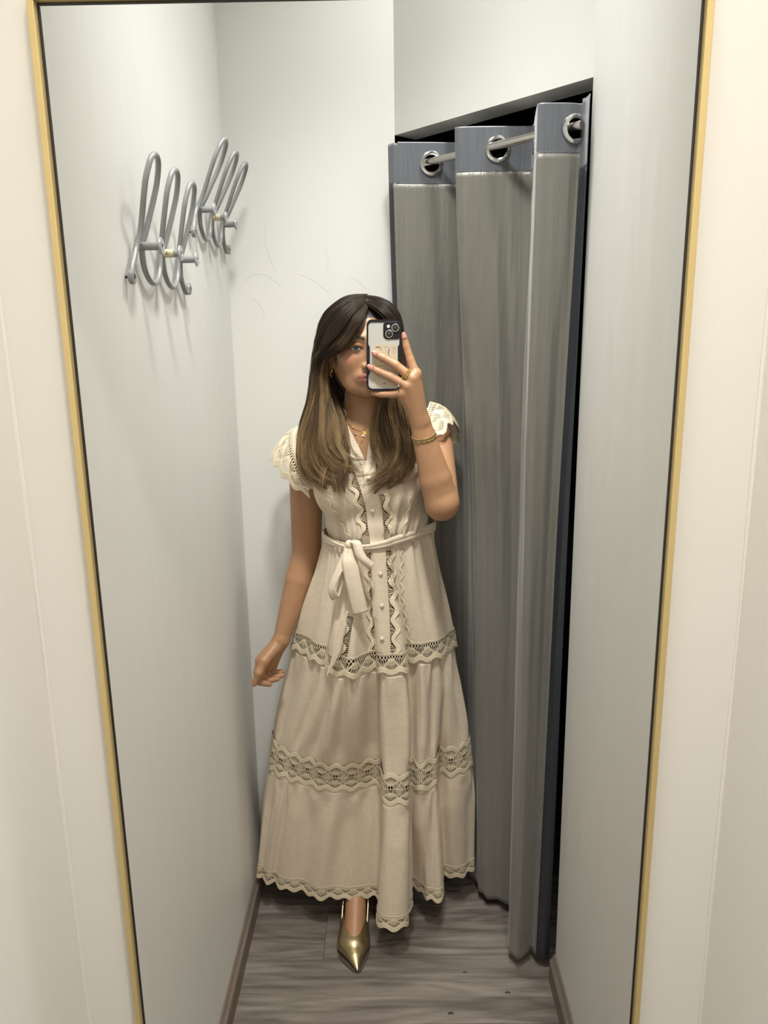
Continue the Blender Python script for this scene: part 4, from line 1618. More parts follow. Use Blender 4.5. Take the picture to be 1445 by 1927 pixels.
def px_ribbon(mb, P, wd, lift=0.002, up=0.0008, n=40, cols=3):
    """flat ribbon along a pixel polyline, laid on the dress; wd in pixels (scalar or per point)"""
    P = np.array(P, float)
    wd = np.broadcast_to(np.asarray(wd, float), (len(P),))
    Q = spline(np.column_stack([P, wd]), n)
    wd, Q = Q[:, 2], Q[:, :2]
    T = np.gradient(Q, axis=0)
    T /= np.linalg.norm(T, axis=1)[:, None] + 1e-9
    Nn = np.stack([-T[:, 1], T[:, 0]], 1)
    # distance to the eye is smoothed along the ribbon so it lies flat over seams
    pts_, nr_ = [], []
    for i in range(n):
        for q in np.linspace(-0.5, 0.5, cols):
            p_, n__ = cast(*(Q[i] + Nn[i] * wd[i] * q))
            pts_.append(p_)
            nr_.append(n__)
    pts_ = np.array(pts_).reshape(n, cols, 3)
    nr_ = np.array(nr_).reshape(n, cols, 3)
    dist = np.linalg.norm(pts_ - CAM, axis=2)
    dirs = (pts_ - CAM) / dist[..., None]
    ds_ = dist.copy()
    if n > 12:
        for _ in range(8):
            ds_[1:-1] = (ds_[:-2] + 2 * ds_[1:-1] + ds_[2:]) / 4
        if cols > 2:
            for _ in range(2):
                ds_[:, 1:-1] = (ds_[:, :-2] + 2 * ds_[:, 1:-1] + ds_[:, 2:]) / 4
    pts_ = CAM + dirs * np.minimum(ds_, dist)[..., None]
    for _ in range(3):
        nr_[1:-1] = (nr_[:-2] + nr_[1:-1] * 2 + nr_[2:]) / 4
    nr_ /= np.linalg.norm(nr_, axis=2)[..., None] + 1e-9
    prof_ = np.sin(np.linspace(0, np.pi, cols))
    G = pts_ + nr_ * (lift + up * prof_[None, :, None])
    mb.add(G.reshape(-1, 3), grid_faces(n, cols))
    return G


# button placket from the neckline to the first lace band
plk = MB()
PLK = [(687, 870), (697, 905), (703, 955), (708, 1005), (712, 1080), (716, 1140), (718, 1200), (719, 1238)]
px_ribbon(plk, PLK, [16, 22, 26, 27, 26, 27, 27, 27], 0.0030, 0.0006, 90, 5)
plk.build("placket", "linen", dress_o, auto=None)
bt = MB
for bx_, by_ in ((694, 901), (702.5, 960), (714, 1079.5), (717, 1139), (718.5, 1201)):
    p, n = cast(bx_, by_)
    MB().lathe([(0.0046, 0.002), (0.0052, 0.0034), (0.0050, 0.0050), (0.0036, 0.0062), (0.0, 0.0068)], p + n * 0.0015, n, 18).build("button", "button_cream", dress_o)


SLOTS = []


def wavy_lace(name, P, side, width, amp_, lam_, n=160, fans=True, cords=3):
    """upright lace strip: holes next to the seam, scalloped cords on the far side"""
    mb = MB()
    Q = spline(np.array(P, float), n)
    d = np.concatenate([[0], np.cumsum(np.linalg.norm(np.diff(Q, axis=0), axis=1))])
    T = np.gradient(Q, axis=0)
    T /= np.linalg.norm(T, axis=1)[:, None]
    Nn = np.stack([T[:, 1], -T[:, 0]], 1) * side
    wob = amp_ * np.sin(2 * np.pi * d / lam_)
    for k in range(cords):
        E = Q + Nn * (width + wob + (k - (cords - 1)) * 2.7)[:, None]
        px_ribbon(mb, E[::2], 2.9, 0.0024 + 0.0003 * k, 0.0012, n, 3)
    if fans:
        inner_w = width - 2.7 * cords
        step = 3.4
        s = 2.0
        while s < d[-1] - 2:
            i = int(np.searchsorted(d, s))
            i = min(i, n - 1)
            ph_ = 2 * np.pi * s / lam_
            wloc = inner_w + amp_ * math.sin(ph_)
            tilt = 3.0 * math.cos(ph_)
            if wloc > 2.0:
                a = Q[i] + Nn[i] * 0.3
                b2 = Q[i] + Nn[i] * (wloc + 0.5) + T[i] * tilt
                px_ribbon(mb, [a, (a + b2) / 2, b2], 1.0, 0.0020, 0.0003, 4, 2)
            s += step
        px_ribbon(mb, Q[::4], 1.4, 0.0022, 0.0006, n // 2, 2)
    if fans:
        w_in = width - 2.7 * cords + 1.0
        SLOTS.append(np.vstack([Q[3:-3] + Nn[3:-3] * 0.8, (Q + Nn * (w_in + wob)[:, None])[3:-3][::-1]]))
    return mb.build(name, "lace", dress_o, auto=None)


# dark openwork beside the placket: slots in the cloth
wavy_lace("lace_strip", [(645, 838), (662, 875), (676, 910), (687, 945), (694, 985), (697, 1012)], -1, 17, 4.5, 34)
wavy_lace("lace_strip", [(712, 930), (718, 960), (722, 1005)], 1, 15, 4.0, 32)
wavy_lace("lace_strip", [(700, 1036), (701, 1080), (703, 1140), (705, 1200), (707, 1236)], -1, 11, 4.0, 36)
wavy_lace("lace_strip", [(724, 1032), (727, 1080), (731, 1140), (733, 1200), (734, 1236)], 1, 14, 4.5, 36)
wavy_lace("lace_strip", [(667, 1160), (662, 1190), (657, 1225), (654, 1240)], -1, 17, 4.5, 36)
wavy_lace("lace_strip", [(760, 1036), (759, 1080), (762, 1130), (770, 1180), (781, 1225)], -1, 4, 2.5, 26, fans=False, cords=1)
wavy_lace("lace_strip", [(776, 935), (767, 975), (760, 1012)], -1, 3, 2.2, 26, fans=False, cords=1)
wavy_lace("lace_strip", [(614, 940), (640, 985), (655, 1012)], 1, 3, 2.2, 26, fans=False, cords=1)
# openwork: take the cloth away behind the upright lace
for o in [dress_o, bodice]:
    me = o.data
    co = np.zeros(len(me.vertices) * 3)
    me.vertices.foreach_get("co", co)
    co = co.reshape(-1, 3)
    ce = np.zeros(len(me.polygons) * 3)
    me.polygons.foreach_get("center", ce)
    ce = ce.reshape(-1, 3)
    cpx = to_px(ce)
    kill = np.zeros(len(ce), bool)
    for sl_ in SLOTS:
        kill |= in_poly(cpx, sl_)
    kill &= ce[:, 1] < 1.80
    bm = bmesh.new()
    bm.from_mesh(me)
    bm.faces.ensure_lookup_table()
    bmesh.ops.delete(bm, geom=[bm.faces[i] for i in np.flatnonzero(kill)], context='FACES')
    bm.to_mesh(me)
    bm.free()

# neckline facing and collar
fc = MB()
px_ribbon(fc, [(654, 818), (662, 832), (670, 848), (678, 864), (682, 872)], [7, 8, 9, 9, 9], 0.0028, 0.0004, 40, 4)
px_ribbon(fc, [(703.5, 808), (701.5, 822), (698.5, 842), (696, 858), (695, 872)], [8, 8, 8, 8, 7], 0.0030, 0.0004, 40, 4)
fc.build("neckline_facing", "linen", dress_o, auto=None)
cth = np.radians(np.linspace(-38, -346, 90))
cz = np.linspace(0, 1, 7)
G = np.zeros((90, 7, 3))
BOD = bvh_of([bodice])
h0s = []
for th in cth:
    h = BOD.ray_cast(Vector((-0.056 + 0.0715 * math.sin(th), 1.848 - 0.0715 * math.cos(th), 1.6)), Vector((0, 0, -1)))
    h0s.append(h[0].z - 0.006 if h[0] is not None else np.nan)
h0s = np.array(h0s)
ok_ = ~np.isnan(h0s)
h0s = np.interp(np.arange(90), np.flatnonzero(ok_), h0s[ok_])
h0s = np.minimum(h0s, 1.378)
for _ in range(8):
    h0s[1:-1] = (h0s[:-2] + 2 * h0s[1:-1] + h0s[2:]) / 4
for i, th in enumerate(cth):
    ends = min(1.0, min(i, 89 - i) / 6)
    for j, t in enumerate(cz):
        r_ = 0.0690 - 0.003 * t + 0.010 * t * (1 - ends)
        G[i, j] = (-0.056 + r_ * math.sin(th), 1.848 - r_ * math.cos(th), h0s[i] + t * 0.032 * (0.75 + 0.25 * math.sqrt(ends)))
col_ = mesh("collar", G.reshape(-1, 3), grid_faces(90, 7), "linen", dress_o)
col_.modifiers.new("thickness", 'SOLIDIFY').thickness = 0.0018

# ------------------------------------------------------------------ cap sleeves


def sleeve(name, inner, outer, wave, lace_from, seed):
    n, R = 120, 26
    I_, O_ = spline(np.array(inner), n), spline(np.array(outer), n)
    mid_ = (I_ + O_) / 2
    cen_ = np.mean(np.vstack([I_, O_]), 0)
    G = np.zeros((R, n, 3))
    for r in range(R):
        t = r / (R - 1)
        b = np.array(wave) * math.sin(math.pi * t)
        G[r] = I_ * (1 - t) + O_ * t + b
    P = Patch(G, False)
    if ((G - cen_) * P.N).sum() < 0:
        P.N *= -1
    L = np.concatenate([[0], np.cumsum(np.linalg.norm(np.diff(O_, axis=0), axis=1))])
    Wd = float(np.mean(np.linalg.norm(O_ - I_, axis=1)))

    def pos(s, h):
        c = np.interp(s, L, np.arange(n))
        r = (1 - np.asarray(h) / Wd) * (R - 1)
        # past the edge: extrapolate
        p, nn = P.at(np.asarray(r, float), np.asarray(c, float))
        ex = np.clip(np.asarray(r) - (R - 1.001), 0, None)[:, None] * (Wd / (R - 1))
        dd, _ = P.at(np.full(len(c), R - 3.0), np.asarray(c, float))
        d2, _ = P.at(np.full(len(c), R - 1.01), np.asarray(c, float))
        v = d2 - dd
        v /= np.linalg.norm(v, axis=1)[:, None] + 1e-9
        return p + v * ex, nn
    k = int((R - 1) * lace_from) + 1
    cl = mesh(name, G[:k].reshape(-1, 3), grid_faces(k, n), "linen", dress_o)
    cl.modifiers.new("thickness", 'SOLIDIFY').thickness = 0.0008
    mb = MB()
    lacework(mb, pos, 0.0, L[-1], Wd * (1 - lace_from) + 0.004, 'hem', 0.046, 0.0012, thr=0.0021)
    mb.build("sleeve_lace", "lace", cl, auto=None)
    return cl, P, L, Wd


def P3(*q):
    return [atY(x, y, Y) for x, y, Y in q]


inL = P3((600, 926, 1.762), (588, 893, 1.766), (581, 858, 1.780), (582, 830, 1.808), (592, 803, 1.862)) + [np.array([-0.185, 1.905, 1.365]), np.array([-0.205, 1.930, 1.310]), np.array([-0.205, 1.935, 1.262])]
outL = P3((585, 938, 1.760), (566, 928, 1.768), (546, 915, 1.780), (530, 897, 1.798), (517, 880, 1.826), (508, 868, 1.862)) + [np.array([-0.292, 1.905, 1.290]), np.array([-0.282, 1.945, 1.262]), np.array([-0.250, 1.960, 1.232])]
sleeve("cap_sleeve", inL, outL, (-0.012, -0.005, 0.016), 0.36, 1)
inR = P3((806, 842, 1.80), (800, 815, 1.802), (800, 785, 1.815), (806, 764, 1.842)) + [np.array([0.098, 1.885, 1.412]), np.array([0.112, 1.918, 1.385]), np.array([0.118, 1.935, 1.335])]
outR = P3((812, 836, 1.772), (820, 826, 1.768), (833, 820, 1.775), (844, 806, 1.79), (852, 800, 1.82), (863, 806, 1.862)) + [np.array([0.172, 1.900, 1.330]), np.array([0.172, 1.935, 1.300]), np.array([0.150, 1.950, 1.270])]
sleeve("cap_sleeve", inR, outR, (0.006, -0.004, 0.016), 0.06, 2)
# lace yoke lying over the left shoulder
mb = MB()
yk = P3((600, 800, 1.84), (585, 812, 1.81), (574, 835, 1.793), (572, 862, 1.782), (578, 890, 1.772))
sh = P3((622, 800, 1.835), (612, 815, 1.80), (600, 840, 1.778), (596, 865, 1.766), (600, 890, 1.756))
A_, B_2 = spline(np.array(sh), 60), spline(np.array(yk), 60)
G = np.array([A_ * (1 - t) + B_2 * t for t in np.linspace(0, 1, 12)])
PY = Patch(G, False)
if PY.N[..., 1].sum() > 0:
    PY.N *= -1
Ly = np.concatenate([[0], np.cumsum(np.linalg.norm(np.diff(B_2, axis=0), axis=1))])


def ypos(s, h):
    return PY.at((1 - np.asarray(h) / 0.035) * 11, np.interp(s, Ly, np.arange(60)))


lacework(mb, ypos, 0, Ly[-1], 0.034, 'narrow', 0.036, 0.004, thr=0.0015)
mb.build("shoulder_lace", "lace", dress_o, auto=None)

# ------------------------------------------------------------------ tie belt
row = skirt_row(1.100)
T = np.roll(row, -1, 0) - np.roll(row, 1, 0)
N = np.stack([T[:, 1], -T[:, 0]], 1)
N /= np.linalg.norm(N, axis=1)[:, None]
if ((row - row.mean(0)) * N).sum() < 0:
    N = -N
for _ in range(30):
    row = (np.roll(row, 1, 0) + 2 * row + np.roll(row, -1, 0)) / 4
bel = MB()
KN = np.array([-0.103, 1.700])
da = np.linalg.norm(row - KN, axis=1)
wv = 0.0045 + 0.0072 * sstep(0.0, 0.12, da)
zc = 1.098 + 0.0 * da + 0.020 * sstep(-0.10, 0.10, row[:, 0])
prof_b = [(-1, 0.0), (-0.72, 0.0035), (-0.15, 0.0042), (0.05, 0.0026), (0.25, 0.0046), (0.75, 0.0036), (1, 0.0)]
G = np.array([np.column_stack([row + N * (0.007 + l), zc + h * wv]) for h, l in prof_b]).transpose(1, 0, 2)
G = np.vstack([G, G[:1]])
bel.add(G.reshape(-1, 3), grid_faces(NC + 1, len(prof_b)))
belt = bel.build("tie_belt", "linen", dress_o, auto=None)


def strip3(name, rows_, parent, m="linen", thick=0.0016, n=40, crown=0.003):
    """ribbon given by left/right pixel edges and depth: (xL, yL, xR, yR, Y[, YR])"""
    R_ = np.array([list(r) + ([r[4]] if len(r) == 5 else []) for r in rows_], float)
    Q = spline(R_, n)
    G = []
    for q in Q:
        a, b = atY(q[0], q[1], q[4]), atY(q[2], q[3], q[5])
        G.append([a * (1 - t) + b * t + np.array([0, -crown * math.sin(math.pi * t), 0]) for t in np.linspace(0, 1, 8)])
    G = np.array(G)
    o = mesh(name, G.reshape(-1, 3), grid_faces(n, 8), m, parent)
    sd_ = o.modifiers.new("thickness", 'SOLIDIFY')
    sd_.thickness = thick
    sd_.offset = 0
    return o


strip3("belt_tail", [(649, 1026, 664, 1026, 1.687), (645, 1045, 668, 1044, 1.676), (643.5, 1062, 673, 1058, 1.667), (650, 1096, 679, 1092, 1.660), (657, 1128, 686, 1122, 1.657), (664.5, 1157, 692, 1150, 1.656)], belt, crown=0.004)
strip3("belt_tail", [(655, 1020, 665, 1016, 1.684), (663, 1025, 678, 1019, 1.672), (668, 1044, 684, 1036, 1.663), (678, 1058, 692, 1050, 1.660), (696, 1072, 704, 1060, 1.664)], belt, crown=0.006)
strip3("belt_loop", [(650, 1030, 656, 1034, 1.688, 1.676), (640, 1052, 652, 1058, 1.682, 1.668), (628, 1080, 640, 1083, 1.676, 1.662), (619, 1106, 631, 1104, 1.672, 1.660), (620, 1122, 634, 1116, 1.672, 1.660), (627, 1129, 638, 1122, 1.676, 1.664), (633, 1112, 644, 1100, 1.684, 1.672), (640, 1084, 648, 1072, 1.690, 1.676), (647, 1056, 653, 1052, 1.692, 1.680)], belt, n=60, crown=0.001)
MB().ball(atY(657, 1025, 1.686), 0.0115, 16, (0.85, 0.8, 1.0)).build("belt_knot", "linen", belt)
# thread belt loops at the sides
for q in (((610, 1000, 1.80), (608, 1010, 1.797), (614, 1018, 1.795)), ((813, 985, 1.81), (815.5, 1000, 1.806), (815, 1012, 1.805))):
    MB().tube(spline(np.array(P3(*q)), 14), 0.0014, 6).build("thread_loop", "linen", dress_o)
# narrow fold hanging from the left of the first tier
strip3("pleat_edge", [(652, 1150, 655, 1150, 1.664), (641, 1185, 648, 1188, 1.660), (628, 1225, 640, 1228, 1.656), (613, 1274, 617, 1270, 1.655)], dress_o, thick=0.0008, crown=0.0005)

# ------------------------------------------------------------------ shoes
mat("gold_leather", (0.40, 0.315, 0.175), 0.26, metal=0.85, noise=((90, 90, 90), 0.35, 3.0, (0.33, 0.25, 0.13)), bump=((900, 900, 900), 0.1, 0.0003))
mat("shoe_edge", (0.55, 0.50, 0.42), 0.3, metal=0.6)
mat("sole", (0.05, 0.035, 0.025), 0.6)


def make_shoe(ax_, dy):
    bx_ = ax_ - 0.005
    fs = Field(np.arange(bx_ - 0.06, bx_ + 0.06, 0.0017), np.arange(1.612 + dy, 1.80 + dy, 0.0017), np.arange(-0.004, 0.10, 0.0017))
    q = lambda x, y_, z: (bx_ + x, y_ + dy, z)
    fs.ell(q(0, 1.715, 0.022), (0.0430, 0.050, 0.030), 0.014)
    fs.cone(q(0, 1.702, 0.019), q(0.013, 1.632, 0.008), 0.0400, 0.0040, 0.010, flat=((0, 0.15, 1), 0.60))
    fs.ell(q(0, 1.76, 0.036), (0.038, 0.05, 0.034), 0.02)
    # throat
    fs.ell(q(0.001, 1.775, 0.075), (0.0305, 0.078, 0.050), 0.004, 'sub')
    fs.ell(q(0.001, 1.80, 0.045), (0.030, 0.060, 0.035), 0.004, 'sub')
    fs.put(lambda X, Y, Z: (Y * 0 + X * 0 + Z) * -1.0 + 0.0 * X, (bx_ - .06, 1.6 + dy, -0.01), (bx_ + .06, 1.8 + dy, 0.1), 0.002, 'sub') if False else None
    V, F = fs.surface()
    V = relax(V, F, 4)
    V[:, 2] = np.maximum(V[:, 2], 0.0025)
    keep = (V[F][:, :, 1].max(1) < 1.772 + dy)
    o = mesh("shoe", V, F[keep].tolist(), "gold_leather", person)
    tag(o, "pointed gold leather slingback shoe")
    # sole, heel and strap
    so = spline(np.array([(0.0, 1.80), (-0.026, 1.775), (-0.037, 1.73), (-0.042, 1.70), (-0.028, 1.665), (0.0135, 1.628), (0.033, 1.665), (0.042, 1.70), (0.036, 1.73), (0.027, 1.775)]), 60, True)
    zz_ = 0.0 + 0.034 * sstep(1.73, 1.80, so[:, 1])
    P = np.column_stack([so[:, 0] + bx_, so[:, 1] + dy, zz_])
    MB().prism(P, (0, 0, 0.0035)).build("sole", "sole", o, auto=40)
    arch = np.array([(bx_ + 0.001, 1.785 + dy, 0.031), (bx_ + 0.003, 1.83 + dy, 0.050), (bx_ + 0.004, 1.868 + dy, 0.055)])
    MB().tube(spline(arch, 12), [0.024] * 12, 14, flat=(0.22, (0, 0, 1))).build("arch", "gold_leather", o)
    MB().lathe([(0.0075, 0.0), (0.0072, 0.010), (0.0095, 0.032), (0.017, 0.050), (0.020, 0.056)], (bx_ + 0.004, 1.858 + dy, 0), (0, 0, 1), 18).build("heel", "gold_leather", o)
    st = spline(np.array([(bx_ - 0.033, 1.750 + dy, 0.047), (bx_ - 0.030, 1.80 + dy, 0.082), (bx_ - 0.022, 1.852 + dy, 0.103), (bx_ + 0.005, 1.874 + dy, 0.107), (bx_ + 0.032, 1.852 + dy, 0.103), (bx_ + 0.037, 1.80 + dy, 0.082), (bx_ + 0.035, 1.750 + dy, 0.047)]), 60)
    MB().tube(st, 0.0024, 8, flat=(0.35, (0, 0, 1))).build("sling_strap", "gold_leather", o)
    return o


make_shoe(-0.109, 0.0)
make_shoe(-0.016, 0.130)

# ------------------------------------------------------------------ jewellery
mat("gold", (0.75, 0.52, 0.16), 0.22, metal=1.0)
mat("gold_pale", (0.80, 0.66, 0.40), 0.22, metal=1.0)
mat("bead_green", (0.10, 0.11, 0.02), 0.35)
mat("bead_dark", (0.02, 0.015, 0.01), 0.35)
PERS = bvh_of([person])


def castp(x, y, fy=1.76):
    d = Vector(ray(x, y))
    d.normalize()
    h = PERS.ray_cast(CAMV, d)
    if h[0] is None:
        return atY(x, y, fy), np.array([0, -1.0, 0])
    return np.array(h[0]), np.array(h[1])


def chain_on(name, P, step, r, m, parent, lift=0.0015):
    Q = spline(np.array(P, float), 60)
    W = np.array([castp(x, y)[0] + castp(x, y)[1] * lift for x, y in Q])
    for _ in range(4):
        W[1:-1] = (W[:-2] + 2 * W[1:-1] + W[2:]) / 4
    n = int(np.linalg.norm(np.diff(W, axis=0), axis=1).sum() / step)
    W = spline(W[::4], max(n, 4))
    mb = MB()
    for w_ in W:
        mb.ball(w_, r, 6)
    return mb.build(name, m, parent), W


nk, _ = chain_on("necklace", [(656, 797), (664, 805), (672, 809), (682, 810), (690, 803), (697, 793)], 0.0022, 0.00095, "gold", person)
tag(nk, "thin gold chain with small charms")
for cx_, cy_, r_, dn in ((669.5, 817, 2.2, 9), (664, 805, 1.6, 2)):
    p, n = castp(cx_, cy_)
    MB().lathe([(r_ / 860, 0), (r_ / 860, 0.0008), (0, 0.0014)], p + n * 0.0012, n, 14).build("coin_charm", "gold_pale", nk)
# letter-shaped pendant with a round top
p, n = castp(683, 815)
pd = MB().lathe([(0.0050, 0), (0.0050, 0.0012), (0.0, 0.002)], p + n * 0.0015 + np.array([0.0018, 0, 0]), n, 18)
pd.tube(np.array([castp(681.5, 811)[0] + n * 0.0025, castp(681, 830)[0] + n * 0.0025]), 0.0013, 8)
pd.tube(np.array([castp(681.5, 820)[0] + n * 0.0025, castp(686, 821)[0] + n * 0.0025]), 0.0011, 8)
pd.build("letter_pendant", "gold", nk)
nk2, _ = chain_on("necklace", [(661, 815), (666, 825), (673, 833), (682, 833), (692, 818), (698, 800)], 0.0020, 0.0006, "gold", person)
p, n = castp(673.5, 836.5)
MB().lathe([(0.0028, 0), (0.0028, 0.0008), (0, 0.0014)], p + n * 0.0012, n, 14).build("coin_charm", "gold_pale", nk2)

# earring: hoop
er_c = hp(-0.0795, -0.002, -0.0555)
a = np.linspace(0, 2 * np.pi, 30, endpoint=False)
ring = er_c + np.outer(np.cos(a), HR @ np.array([0.35, 0.94, 0]) * 0.0085) + np.outer(np.sin(a), [0, 0, 0.0125])
MB().tube(ring, 0.0014 + 0.0008 * (np.sin(a) < 0), 8, closed=True).build("hoop_earring", "gold", person)

# rings
def band(name, c, d, r, tr, m, extra=None):
    d = d / np.linalg.norm(d)
    u = np.cross(d, [0.2, 0.9, 0.3])
    u /= np.linalg.norm(u)
    v = np.cross(d, u)
    a = np.linspace(0, 2 * np.pi, 26, endpoint=False)
    P = c + r * (np.outer(np.cos(a), u) + np.outer(np.sin(a), v))
    mb = MB().tube(P, tr, 8, closed=True)
    if extra:
        extra(mb)
    return mb.build(name, m, person)


def lerp(a, b, t):
    return a * (1 - t) + b * t


rc = lerp(MID[0], MID[1], 0.36)
rd = MID[1] - MID[0]


def links(mb):
    for k in range(-2, 3):
        side_ = np.cross(rd / np.linalg.norm(rd), [0, -1, 0])
        side_ /= np.linalg.norm(side_)
        cc_ = rc + side_ * 0.0046 * k + np.array([0, -1, 0]) * (0.0104 * math.cos(0.42 * k))
        a_ = np.linspace(0, 2 * np.pi, 14, endpoint=False)
        Pq = cc_ + np.outer(np.cos(a_), side_) * 0.0024 + np.outer(np.sin(a_), rd / np.linalg.norm(rd)) * 0.0034
        mb.tube(Pq, 0.0010, 6, closed=True)


band("chain_ring", rc, rd, 0.0100, 0.0009, "gold", links)
rc2 = lerp(RNG[0], RNG[1], 0.42)


def pearl(mb):
    mb.ball(rc2 + np.array([-0.004, -0.0085, -0.0075]), 0.0021, 10)


band("thin_ring", rc2, RNG[1] - RNG[0], 0.0097, 0.0007, "gold_pale", pearl)

# bracelets on the raised wrist: strings of beads round the forearm
ax = (RE - RW) / np.linalg.norm(RE - RW)
for nm, t_, r0, br, mats_ in (("bracelet", 0.150, 0.0275, 0.0014, ["gold_pale"]), ("bracelet", 0.185, 0.0280, 0.0016, ["bead_green", "gold"])):
    c0 = RW + (RE - RW) * t_
    fr = np.array([0.4, -1, 0])
    fr = fr - (fr @ ax) * ax
    fr /= np.linalg.norm(fr)
    sd2 = np.cross(ax, fr)
    a = np.linspace(0, 2 * np.pi, 64, endpoint=False)
    P = []
    for q in a:
        dvec = math.cos(q) * fr + math.sin(q) * sd2
        org = c0 + dvec * 0.10 + ax * 0.006 * math.cos(q)
        h = PERS.ray_cast(Vector(org), Vector(-dvec))
        P.append(np.array(h[0]) + dvec * (br * 0.8) if h[0] is not None and h[3] < 0.1 else c0 + dvec * r0)
    P = np.array(P)
    for _ in range(6):
        P = (np.roll(P, 1, 0) + 2 * P + np.roll(P, -1, 0)) / 4
    o1 = MB()
    o2 = MB()
    for i, p_ in enumerate(P):
        (o1 if i % 5 else o2).ball(p_, br * (1.0 if i % 5 else 1.5), 8)
    b1_ = o1.build(nm, mats_[0], person)
    o2.build("accent_bead", mats_[-1] if len(mats_) > 1 else "gold", b1_)
# ------------------------------------------------------------------ hair
# guides: pixel column, pixel row, depth
GL = [
    [(690, 556, 1.815), (652, 562, 1.805), (613, 594, 1.80), (599, 632, 1.80), (590, 690, 1.80), (585, 745, 1.79), (574, 800, 1.775), (566, 845, 1.755), (572, 885, 1.74), (594, 912, 1.728), (628, 926, 1.722)],
    [(682, 562, 1.785), (652, 577, 1.755), (622, 616, 1.75), (606, 658, 1.757), (600, 705, 1.767), (596, 750, 1.760), (584, 800, 1.750), (579, 845, 1.738), (588, 880, 1.728), (612, 902, 1.720), (646, 912, 1.715)],
    [(686, 572, 1.755), (664, 593, 1.722), (642, 628, 1.718), (616, 658, 1.732), (602, 688, 1.765), (602, 738, 1.765), (598, 790, 1.745), (594, 835, 1.728), (606, 872, 1.718), (632, 892, 1.712), (662, 894, 1.708)],
    [(689, 580, 1.740), (678, 604, 1.711), (660, 636, 1.707), (634, 658, 1.714), (607, 671, 1.752), (600, 712, 1.79), (612, 768, 1.765), (616, 815, 1.735), (624, 850, 1.718), (648, 872, 1.708), (672, 872, 1.705)],
    [(689, 581, 1.738), (681, 606, 1.709), (664, 636, 1.703), (642, 655, 1.706), (611, 668, 1.748), (601, 704, 1.805), (628, 758, 1.79), (642, 805, 1.745), (642, 845, 1.722), (660, 872, 1.708), (652, 905, 1.704)]]
GLB = [
    [(640, 585, 1.86), (612, 620, 1.87), (600, 690, 1.865), (596, 760, 1.85), (598, 830, 1.80), (600, 890, 1.755), (606, 925, 1.735)],
    [(650, 590, 1.86), (622, 640, 1.87), (615, 700, 1.86), (615, 760, 1.84), (618, 830, 1.785), (622, 890, 1.735), (632, 938, 1.722)],
    [(650, 600, 1.86), (628, 660, 1.865), (630, 720, 1.855), (640, 760, 1.835), (648, 810, 1.78), (650, 860, 1.735), (640, 905, 1.718), (655, 936, 1.712)]]
GR = [
    [(684, 556, 1.815), (724, 565, 1.805), (748, 594, 1.80), (755, 640, 1.80), (757, 700, 1.79), (762, 750, 1.765), (774, 800, 1.740), (779, 845, 1.722), (772, 885, 1.708), (748, 912, 1.700), (716, 926, 1.694)],
    [(697, 568, 1.785), (720, 581, 1.755), (737, 612, 1.75), (743, 660, 1.757), (744, 715, 1.755), (746, 765, 1.745), (758, 812, 1.728), (762, 850, 1.712), (750, 884, 1.702), (726, 904, 1.696), (704, 910, 1.692)],
    [(693, 569, 1.765), (716, 580, 1.737), (738, 607, 1.732), (735, 680, 1.740), (732, 735, 1.752), (728, 785, 1.745), (738, 828, 1.722), (742, 862, 1.708), (730, 888, 1.700), (710, 900, 1.696), (698, 908, 1.692)],
    [(692, 573, 1.755), (714, 585, 1.727), (735, 612, 1.722), (729, 690, 1.750), (722, 745, 1.772), (708, 795, 1.760), (706, 840, 1.728), (718, 872, 1.708), (724, 900, 1.698), (708, 926, 1.694), (694, 938, 1.692)]]
GRB = [
    [(720, 590, 1.86), (742, 640, 1.865), (745, 710, 1.855), (745, 770, 1.83), (750, 830, 1.775), (748, 880, 1.725), (730, 920, 1.700)],
    [(715, 595, 1.86), (730, 650, 1.87), (728, 710, 1.86), (720, 760, 1.84), (716, 810, 1.79), (720, 860, 1.735), (724, 895, 1.710), (712, 925, 1.697)],
    [(710, 600, 1.86), (720, 660, 1.87), (716, 720, 1.86), (716, 765, 1.84), (712, 810, 1.79), (712, 850, 1.745), (712, 885, 1.715), (704, 915, 1.698)]]
FR2 = bvh_of([dress_o, bodice])
NP = 30


def guide3(g):
    return spline(np.array([atY(*q) for q in g]), NP)


def push_out(P, margin):
    """keep hair in front of the dress"""
    for i in range(len(P)):
        d = Vector(P[i] - CAM)
        L = d.length
        d.normalize()
        h = FR2.ray_cast(CAMV, d)
        if h[0] is not None and h[3] < L + margin:
            P[i] = np.array(h[0]) - np.array(d) * margin
    return P


groups = {}
for nm, gs in (("L", GL), ("LB", GLB), ("R", GR), ("RB", GRB)):
    groups[nm] = [push_out(guide3(g), 0.010) for g in gs]

